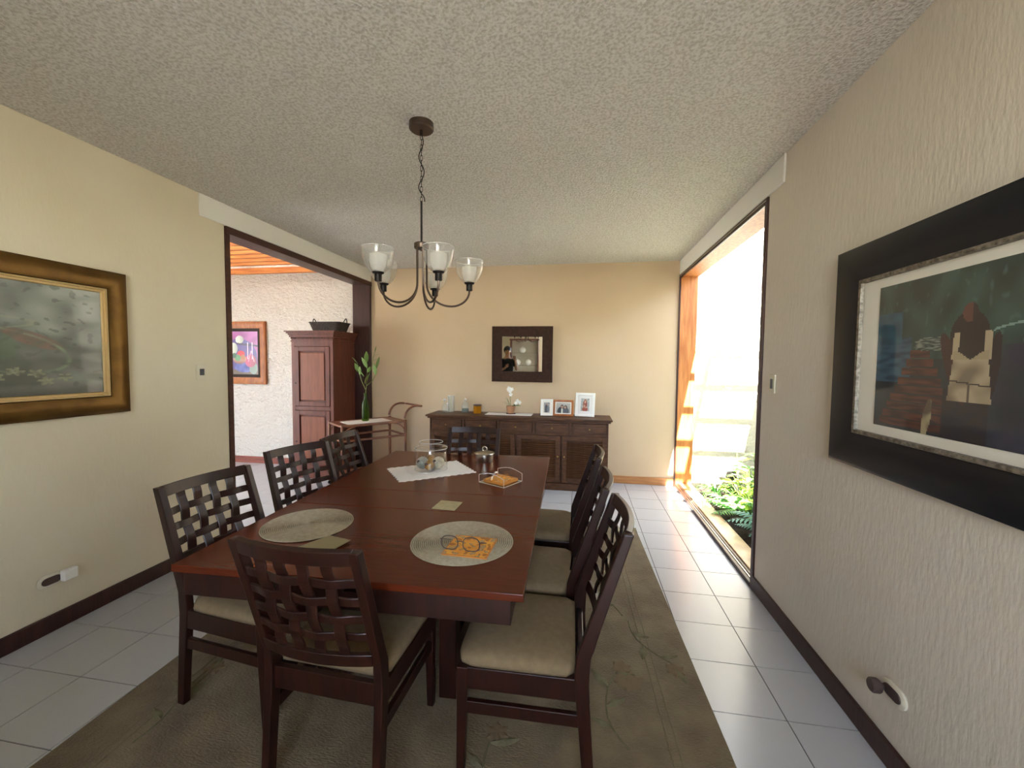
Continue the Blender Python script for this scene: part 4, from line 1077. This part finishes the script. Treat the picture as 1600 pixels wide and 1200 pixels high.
for (fx, fy, fz) in ((-.02, -.02, .34), (.015, -.03, .325), (-.005, -.03, .295), (.0, -.03, .255), (-.03, -.015, .315), (.09, -.03, .17), (.115, -.02, .155), (.075, -.03, .145)):
    f = MB()
    v_, f_ = leaf3(.030, .028, cup=.2)
    for q in range(5): f.add(v_, f_, T(0, 0, 0, rx=PI / 2) @ T(rz=q * 2 * PI / 5 + fx * 40) @ T(rx=.25))
    f.lathe([(0, -.002), (.005, 0), (.004, .006), (0, .007)], 8, T(rx=PI / 2), cap=False)
    o = f.build('blossom', M['petal'], oc, smooth=True, loc=(fx, fy, fz), rot=(random.uniform(-.3, .3), 0, random.uniform(-.5, .5)))

def photo_frame(label, x, y, W, H, fw, fm, art, rz=0, lean=14, mt='paperwhite', margin=.0, group=None, pedge=None):
    t = thing('photo_frame', label, 'picture frame', (x, y, SZ + .003), 0, group, rot=(math.radians(-lean), 0, rz))
    Tm = T(0, 0, H / 2)
    frame_piece(MB(), -W / 2, -H / 2, W / 2, H / 2, 0, [(0, 0), (0, .014), (.003, .018), (fw - .003, .014), (fw, .008)], Tm).build('frame', M[fm], t, smooth=True)
    MB().box((-W / 2 + .004, -.006, .004), (W / 2 - .004, -.001, H - .004)).build('backing_board', M[mt], t)
    w_, h_ = W - 2 * fw - 2 * margin, H - 2 * fw - 2 * margin
    canvas('photo', M['photo'], art, w_, h_, 44, 56, t, T(0, -.0072, H / 2))
    # easel strut
    MB().box((-.02, 0, 0), (.02, .003, H * .62), T(0, .0, H * .62, rx=math.radians(24)) @ T(0, 0, -H * .62)).build('strut', M['slate'], t)
    return t
def ph1(u, v):
    c = mix(lin('6a6a66'), lin('a3a09a'), .5 + nz(u, v, 6))
    if ell(u, v, .40, .38, .20, .42) < 1: c = lin('23252b')
    if ell(u, v, .66, .35, .18, .40) < 1: c = lin('565c62')
    if ell(u, v, .42, .80, .08, .09) < 1: c = lin('8a6a5a')
    if ell(u, v, .62, .74, .08, .09) < 1: c = lin('9a7a68')
    return c
def ph2(u, v):
    c = mix(lin('8f8a80'), lin('b5b0a4'), v)
    if ell(u, v, .38, .20, .28, .42) < 1: c = lin('1f2024')
    if ell(u, v, .68, .18, .22, .38) < 1: c = lin('4a4c50')
    if abs(u - .42) < .05 and v < .42: c = lin('dcd8cc')
    if abs(u - .42) < .018 and v < .36: c = lin('3c7a4a')
    if ell(u, v, .42, .66, .10, .16) < 1: c = lin('2a1f1a')
    if ell(u, v, .42, .60, .08, .14) < 1: c = lin('a98068')
    if ell(u, v, .66, .60, .12, .16) < 1: c = lin('3a2a22')
    if ell(u, v, .64, .56, .075, .12) < 1: c = lin('b58c74')
    return c
def ph3(u, v):
    c = mix(lin('b8bcb4'), lin('8f958e'), clamp(.4 + nz(u, v, 5)))
    if ell(u, v, .50, .48, .26, .44) < 1: c = mix(lin('a05a44'), lin('7c4034'), .5 + nz(u, v, 8))
    if ell(u, v, .50, .14, .34, .20) < 1: c = lin('94503e')
    if ell(u, v, .52, .80, .15, .14) < 1: c = lin('a8643c')
    if ell(u, v, .50, .72, .10, .12) < 1: c = lin('c9a088')
    if ell(u, v, .42, .38, .13, .12) < 1: c = lin('b98a74')
    if ell(u, v, .64, .30, .10, .06, .4) < 1: c = lin('c4a08c')
    return c
photo_frame('small white framed photo of two standing people, leftmost of the three frames', -.41, 5.20, .155, .21, .022, 'white', ph1, rz=.05, margin=.018)
photo_frame('brown framed landscape photo of a couple between the two white frames', -.205, 5.21, .255, .205, .026, 'honey', ph2, rz=-.04, margin=.012, mt='cloth')
photo_frame('large white framed portrait at the right end of the sideboard', .062, 5.22, .245, .30, .034, 'white', ph3, rz=-.16, margin=.036, mt='cloth')

# ------------------------------------------------------------------ garden planting
def fern(x, y, n, L, label, seed, mt='leaf1', name='fern', up=.9, width=.10):
    rnd = random.Random(seed)
    t = thing(name, label, 'plant', (x, y, -.01))
    for k in range(n):
        a = 2 * PI * k / n + rnd.uniform(-.3, .3); le = L * rnd.uniform(.7, 1.1); rise = up * rnd.uniform(.6, 1.1)
        pts = [Vector((math.cos(a) * le * u * .8, math.sin(a) * le * u * .8, le * (rise * u - .75 * u * u * rise) + .01)) for u in [q / 12 for q in range(13)]]
        m = MB(); m.tube(pts, [.003 - .002 * q / 12 for q in range(13)], 4)
        side = Vector((-math.sin(a), math.cos(a), 0))
        for q in range(2, 13):
            u = q / 12; w = width * math.sin(PI * u ** .8) + .008
            p = pts[q]; d = (pts[q] - pts[q - 1]).normalized()
            for s in (-1, 1):
                tip = p + side * s * w + d * w * .5 - Vector((0, 0, w * .25)); b1 = p + d * .011; b2 = p - d * .011
                mid = (p + tip) / 2 + d * .014 + Vector((0, 0, .004)); m.add([tuple(b2), tuple(tip), tuple(mid), tuple(b1)], [(0, 1, 2, 3)])
        m.build('frond', M[mt], t)
    return t
def grass(x, y, n, L, label, seed, mt='leaf1', name='spider_plant'):
    rnd = random.Random(seed); t = thing(name, label, 'plant', (x, y, -.01))
    for k in range(n):
        a = rnd.uniform(0, 2 * PI); le = L * rnd.uniform(.6, 1.1); out = rnd.uniform(.35, .8)
        pts = [(math.cos(a) * le * out * u, math.sin(a) * le * out * u, .01 + le * (1.0 * u - .62 * u * u * (1 + out))) for u in [q / 8 for q in range(9)]]
        pts = [(p[0], p[1], max(p[2], .015)) for p in pts]
        m = MB(); side = (-math.sin(a), math.cos(a), 0); vs = []; fs = []
        for i, p in enumerate(pts):
            w = .006 * (1 - (i / 8) ** 2) + .0006; vs += [(p[0] - side[0] * w, p[1] - side[1] * w, p[2]), (p[0] + side[0] * w, p[1] + side[1] * w, p[2])]
        for i in range(8): q = i * 2; fs.append((q, q + 1, q + 3, q + 2))
        m.add(vs, fs).build('blade', M[mt], t)
    return t
def shrub(x, y, n, H, R, L, W, mt, label, seed, name='leafy_plant'):
    rnd = random.Random(seed); t = thing(name, label, 'plant', (x, y, -.01)); me = leaf_mesh(L, W, mt, droop=.3)
    stems = MB()
    for k in range(n):
        a = rnd.uniform(0, 2 * PI); r = R * math.sqrt(rnd.random()); z = H * (1 - .5 * (r / R) ** 2) * rnd.uniform(.45, 1)
        p = (min(r * math.cos(a), GX - .03 - L * 1.25 - x), min(r * math.sin(a), GY - .03 - L * 1.25 - y), z)
        stems.tube([(p[0] * .2, p[1] * .2, 0), (p[0] * .7, p[1] * .7, z * .6), p], .0025, 4)
        leaf_obj(me, t, p, (math.cos(a + rnd.uniform(-.6, .6)), math.sin(a + rnd.uniform(-.6, .6)), rnd.uniform(-.1, .7)), rnd.uniform(-.5, .5), rnd.uniform(.7, 1.2))
    o = stems.build('stems', M['stem'], t); o['kind'] = 'stuff'
    return t
grass(1.60, 5.12, 46, .56, 'arching grassy spider plant nearest the far wooden jamb', 3, 'leaf1')
grass(1.90, 5.02, 40, .60, 'tufted light green spider plant in the middle of the bed', 5, 'leaf2')
fern(1.66, 4.50, 16, .56, 'bright green fern spilling toward the sill in the sun', 2, 'leaf1', width=.10)
fern(1.76, 3.92, 15, .54, 'blue green fern nearest the dark soil at the bed front', 4, 'leaf4', width=.10)
shrub(1.86, 4.72, 70, .50, .30, .11, .065, 'leaf2', 'lime and yellow leaved shrub in the centre of the planted bed', 6)
shrub(2.12, 4.42, 60, .62, .27, .15, .075, 'leaf3', 'deep green leafy shrub against the garden side wall', 7)
shrub(2.12, 5.14, 60, .66, .28, .14, .06, 'leaf1', 'mid green leafy shrub at the back of the bed', 8)
shrub(2.06, 4.02, 34, .46, .25, .20, .13, 'leaf4', 'broad leaved blue green plant beside the dark frame', 9)
shrub(1.92, 3.52, 24, .24, .22, .15, .08, 'leaf3', 'low dark leaved plant at the near end of the bed', 10)
t = thing('tall_leaf_plant', 'thin stemmed plant with one round yellow leaf before the stucco', 'plant', (1.90, 5.30, -.01))
MB().tube([(0, 0, 0), (-.02, -.01, .25), (-.03, -.02, .50)], .004, 6).build('stem', M['stem'], t, smooth=True)
leaf_obj(leaf_mesh(.15, .12, 'yellowleaf'), t, (-.03, -.02, .42), (1, -.4, .25), .3, 1)
t = thing('orange_flower', 'small orange flower above the leaves next to the dark frame', 'flower', (2.20, 5.05, -.01))
MB().tube([(0, 0, 0), (0, -.01, .30), (.01, -.02, .60)], .004, 6).build('stem', M['stem'], t, smooth=True)
om = leaf_mesh(.07, .04, 'orange')
for k in range(7): leaf_obj(om, t, (.01, -.02, .60), (math.cos(k), math.sin(k), .7), 0, 1, 'petal')
def rock(x, y, r, label, seed, z=0):
    m = MB(); vs = []; n = 12
    prof = [(r * math.sin(PI * k / 8), -r * .7 * math.cos(PI * k / 8)) for k in range(9)]
    m.lathe([(max(p[0], .0004), p[1]) for p in prof], 14, cap=False)
    m.v = [tuple(Vector(v) * (1 + .35 * noise.noise(Vector(v) * (1.6 / r) + Vector((seed, 0, 0))))) for v in m.v]
    o = m.build('garden_stone', M['stone'], smooth=True, loc=(x, y, z + r * .5)); return tag(o, label, 'stone')
rock(1.93, 3.66, .085, 'dark garden stone under the near leaves of the bed', 1, -.02)
rock(1.70, 3.62, .055, 'small round garden stone at the front corner of the planting', 2, -.01)
rk = rock(1.86, 5.36, .10, 'tall dark stone standing at the back of the bed by the stucco', 3, .05); rk.scale = (.8, .8, 2.6)

# ------------------------------------------------------------------ behind the camera (seen in the wall mirror)
def vitrine():
    t = thing('glass_cabinet', 'glass fronted cabinet with glassware at the rear wall, seen in the mirror', 'cabinet', (-1.18, YF + .25, 0))
    MB().box((-.45, -.2, 0), (.45, .2, .75)).build('cabinet_base', M['wardwood'], t, bevel=.004)
    for s in (-1, 1): MB().box((s * .45 - .03 * (s > 0), -.2, .75), (s * .45 + .03 * (s < 0), .2, 1.95)).build('post', M['wardwood'], t, bevel=.003)
    box('cabinet_top', (-.47, -.22, 1.95), (.47, .22, 2.0), M['wardwood'], t, .004)
    for z in (1.15, 1.55): box('glass_shelf', (-.42, -.18, z), (.42, .18, z + .008), M['acrylic'], t)
    box('back_panel', (-.42, -.2, .75), (.42, -.19, 1.95), M['plastic'], t)
    return t
vitrine()
for k, (x, z, lb) in enumerate(((-1.40, 1.158, 'white tureen on the lower glass shelf of the cabinet'), (-1.06, 1.158, 'white jug beside the tureen in the cabinet'), (-1.24, 1.558, 'white bowl on the upper glass shelf of the cabinet'))):
    o = MB().lathe([(0, 0), (.05, 0), (.09, .05), (.10, .11), (.07, .16), (.02, .18), (0, .2)], 20, cap=False).build(('tureen', 'jug', 'bowl')[k], M['petal'], smooth=True, loc=(x, YF + .27, z + .0015)); tag(o, lb, 'crockery')

# person holding up a phone, left of the camera, seen only in the mirror
def skin_mesh(name, joints, edges, m, parent, sub=2):
    bm = bmesh.new(); lay = bm.verts.layers.skin.verify(); vs = []
    for i, (p, r) in enumerate(joints):
        v = bm.verts.new(p); rr = r if isinstance(r, tuple) else (r, r); v[lay].radius = rr; v[lay].use_root = (i == 0); vs.append(v)
    for a, b in edges: bm.edges.new((vs[a], vs[b]))
    me = bpy.data.meshes.new(name); bm.to_mesh(me); bm.free(); me.materials.append(m)
    o = bpy.data.objects.new(name, me); C.objects.link(o); o.parent = parent
    o.modifiers.new('skin', 'SKIN').use_smooth_shade = True
    s = o.modifiers.new('sub', 'SUBSURF'); s.levels = sub; s.render_levels = sub
    return o
pp = thing('person', 'person in a dark t-shirt raising one hand, reflected in the wall mirror', 'person', (-1.50, .02, 0), math.radians(-12))
# joints: x right, y forward, z up
J = [((0, 0, .93), (.13, .10)), ((0, 0, 1.10), (.125, .095)), ((0, .0, 1.28), (.145, .10)), ((0, 0, 1.40), (.13, .08)), ((0, .0, 1.47), .062), ((0, .012, 1.52), .060),
     ((0, .025, 1.60), (.082, .100)), ((0, .015, 1.68), (.088, .108)),
     ((-.17, 0, 1.39), .058), ((-.23, .04, 1.14), .042), ((-.14, .26, 1.17), .032), ((-.08, .33, 1.22), .026),
     ((.17, 0, 1.39), .058), ((.25, .08, 1.13), .042), ((.19, .28, 1.33), .032), ((.16, .34, 1.41), .026),
     ((-.09, 0, .86), .088), ((-.10, .02, .48), .058), ((-.11, -.02, .10), .040), ((-.11, .12, .045), (.042, .035)),
     ((.09, 0, .86), .088), ((.10, .02, .48), .058), ((.11, -.02, .10), .040), ((.11, .12, .045), (.042, .035))]
E_ = [(0, 1), (1, 2), (2, 3), (3, 4), (4, 5), (5, 6), (6, 7), (3, 8), (8, 9), (9, 10), (10, 11), (3, 12), (12, 13), (13, 14), (14, 15), (0, 16), (16, 17), (17, 18), (18, 19), (0, 20), (20, 21), (21, 22), (22, 23)]
skin_mesh('body', J, E_, M['skin'], pp)
g = lambda k, f: (J[k][0], tuple(r * f for r in (J[k][1] if isinstance(J[k][1], tuple) else (J[k][1], J[k][1]))))
e1 = tuple((Vector(J[8][0]) * .35 + Vector(J[9][0]) * .65)); e2 = tuple((Vector(J[12][0]) * .35 + Vector(J[13][0]) * .65))
skin_mesh('t_shirt', [((0, 0, .86), (.165, .135)), ((0, 0, 1.10), (.150, .122)), ((0, 0, 1.30), (.168, .125)), ((0, 0, 1.455), (.120, .100)), ((-.175, 0, 1.395), .078), (e1, .068), ((.175, 0, 1.395), .078), (e2, .068)], [(0, 1), (1, 2), (2, 3), (3, 4), (4, 5), (3, 6), (6, 7)], M['shirt'], pp)
skin_mesh('trousers', [((0, 0, 1.0), (.150, .122)), g(16, 1.15), g(17, 1.25), ((-.11, -.02, .09), .056), g(20, 1.15), g(21, 1.25), ((.11, -.02, .09), .056)], [(0, 1), (1, 2), (2, 3), (0, 4), (4, 5), (5, 6)], M['trouser'], pp)
MB().lathe([(.150, .86), (.158, .88), (.150, 1.0), (.146, 1.08), (.156, 1.22), (.168, 1.32), (.150, 1.41), (.090, 1.452)], 32, T() @ Matrix.Scale(.74, 4, (0, 1, 0)), cap=False).build('shirt_front', M['shirt'], pp, smooth='all')
MB().lathe([(.150, .95), (.154, .93), (.156, .84), (.120, .76), (.02, .73)], 32, T() @ Matrix.Scale(.76, 4, (0, 1, 0)), cap=False).build('waistband', M['trouser'], pp, smooth='all')
hr = MB(); prof = [(.100 * math.sin(PI * k / 14), .118 * math.cos(PI * k / 14)) for k in range(0, 11)]
hr.lathe([(max(r, .0005), z) for r, z in prof], 20, T(0, -.022, 1.665, rx=.62), cap=False).build('hair', M['hair'], pp, smooth=True)
for s in (-1, 1):
    MB().lathe([(.0005, -.012), (.008, -.009), (.012, 0), (.008, .009), (.0005, .012)], 10, T(s * .032, .100, 1.648, rx=PI / 2), cap=False).build('eye', M['iron'], pp, smooth=True)
    MB().lathe([(.0005, -.03), (.012, -.022), (.016, 0), (.012, .022), (.0005, .03)], 10, T(s * .086, .005, 1.630) @ Matrix.Scale(.5, 4, (1, 0, 0)), cap=False).build('ear', M['skin'], pp, smooth=True)
MB().prism([(-.013, 1.600), (.013, 1.600), (.006, 1.650), (-.006, 1.650)], .085, .122, axis=1).build('nose', M['skin'], pp, bevel=.006)
MB().box((-.024, .090, 1.568), (.024, .106, 1.580)).build('mouth', M['terracotta'], pp, bevel=.003)
for (wx, wy, wz, dz) in ((-.08, .33, 1.22, .6), (.16, .34, 1.41, .9)):
    sgn = -1 if wx < 0 else 1
    base = Vector((wx, wy, wz)); d = Vector((-sgn * .25, .5, dz)).normalized(); side = Vector((1, 0, 0)) * sgn
    joints = [(tuple(base), .026), (tuple(base + d * .07), (.036, .016))]; ed = [(0, 1)]
    for q in range(4):
        k0 = base + d * .085 + side * (-.027 + .018 * q); ln_ = (.062, .072, .068, .052)[q]; bend = Vector((0, .5, -.1))
        i0 = len(joints); joints += [(tuple(k0), .0085), (tuple(k0 + d * ln_ * .5), .008), (tuple(k0 + d * ln_ * .8 + bend * .03), .007)]
        ed += [(1, i0), (i0, i0 + 1), (i0 + 1, i0 + 2)]
    i0 = len(joints); th = base + d * .03 - side * .038
    joints += [(tuple(th), .011), (tuple(th + d * .035 - side * .018), .009)]; ed += [(0, i0), (i0, i0 + 1)]
    skin_mesh('hand', joints, ed, M['skin'], pp, 1)
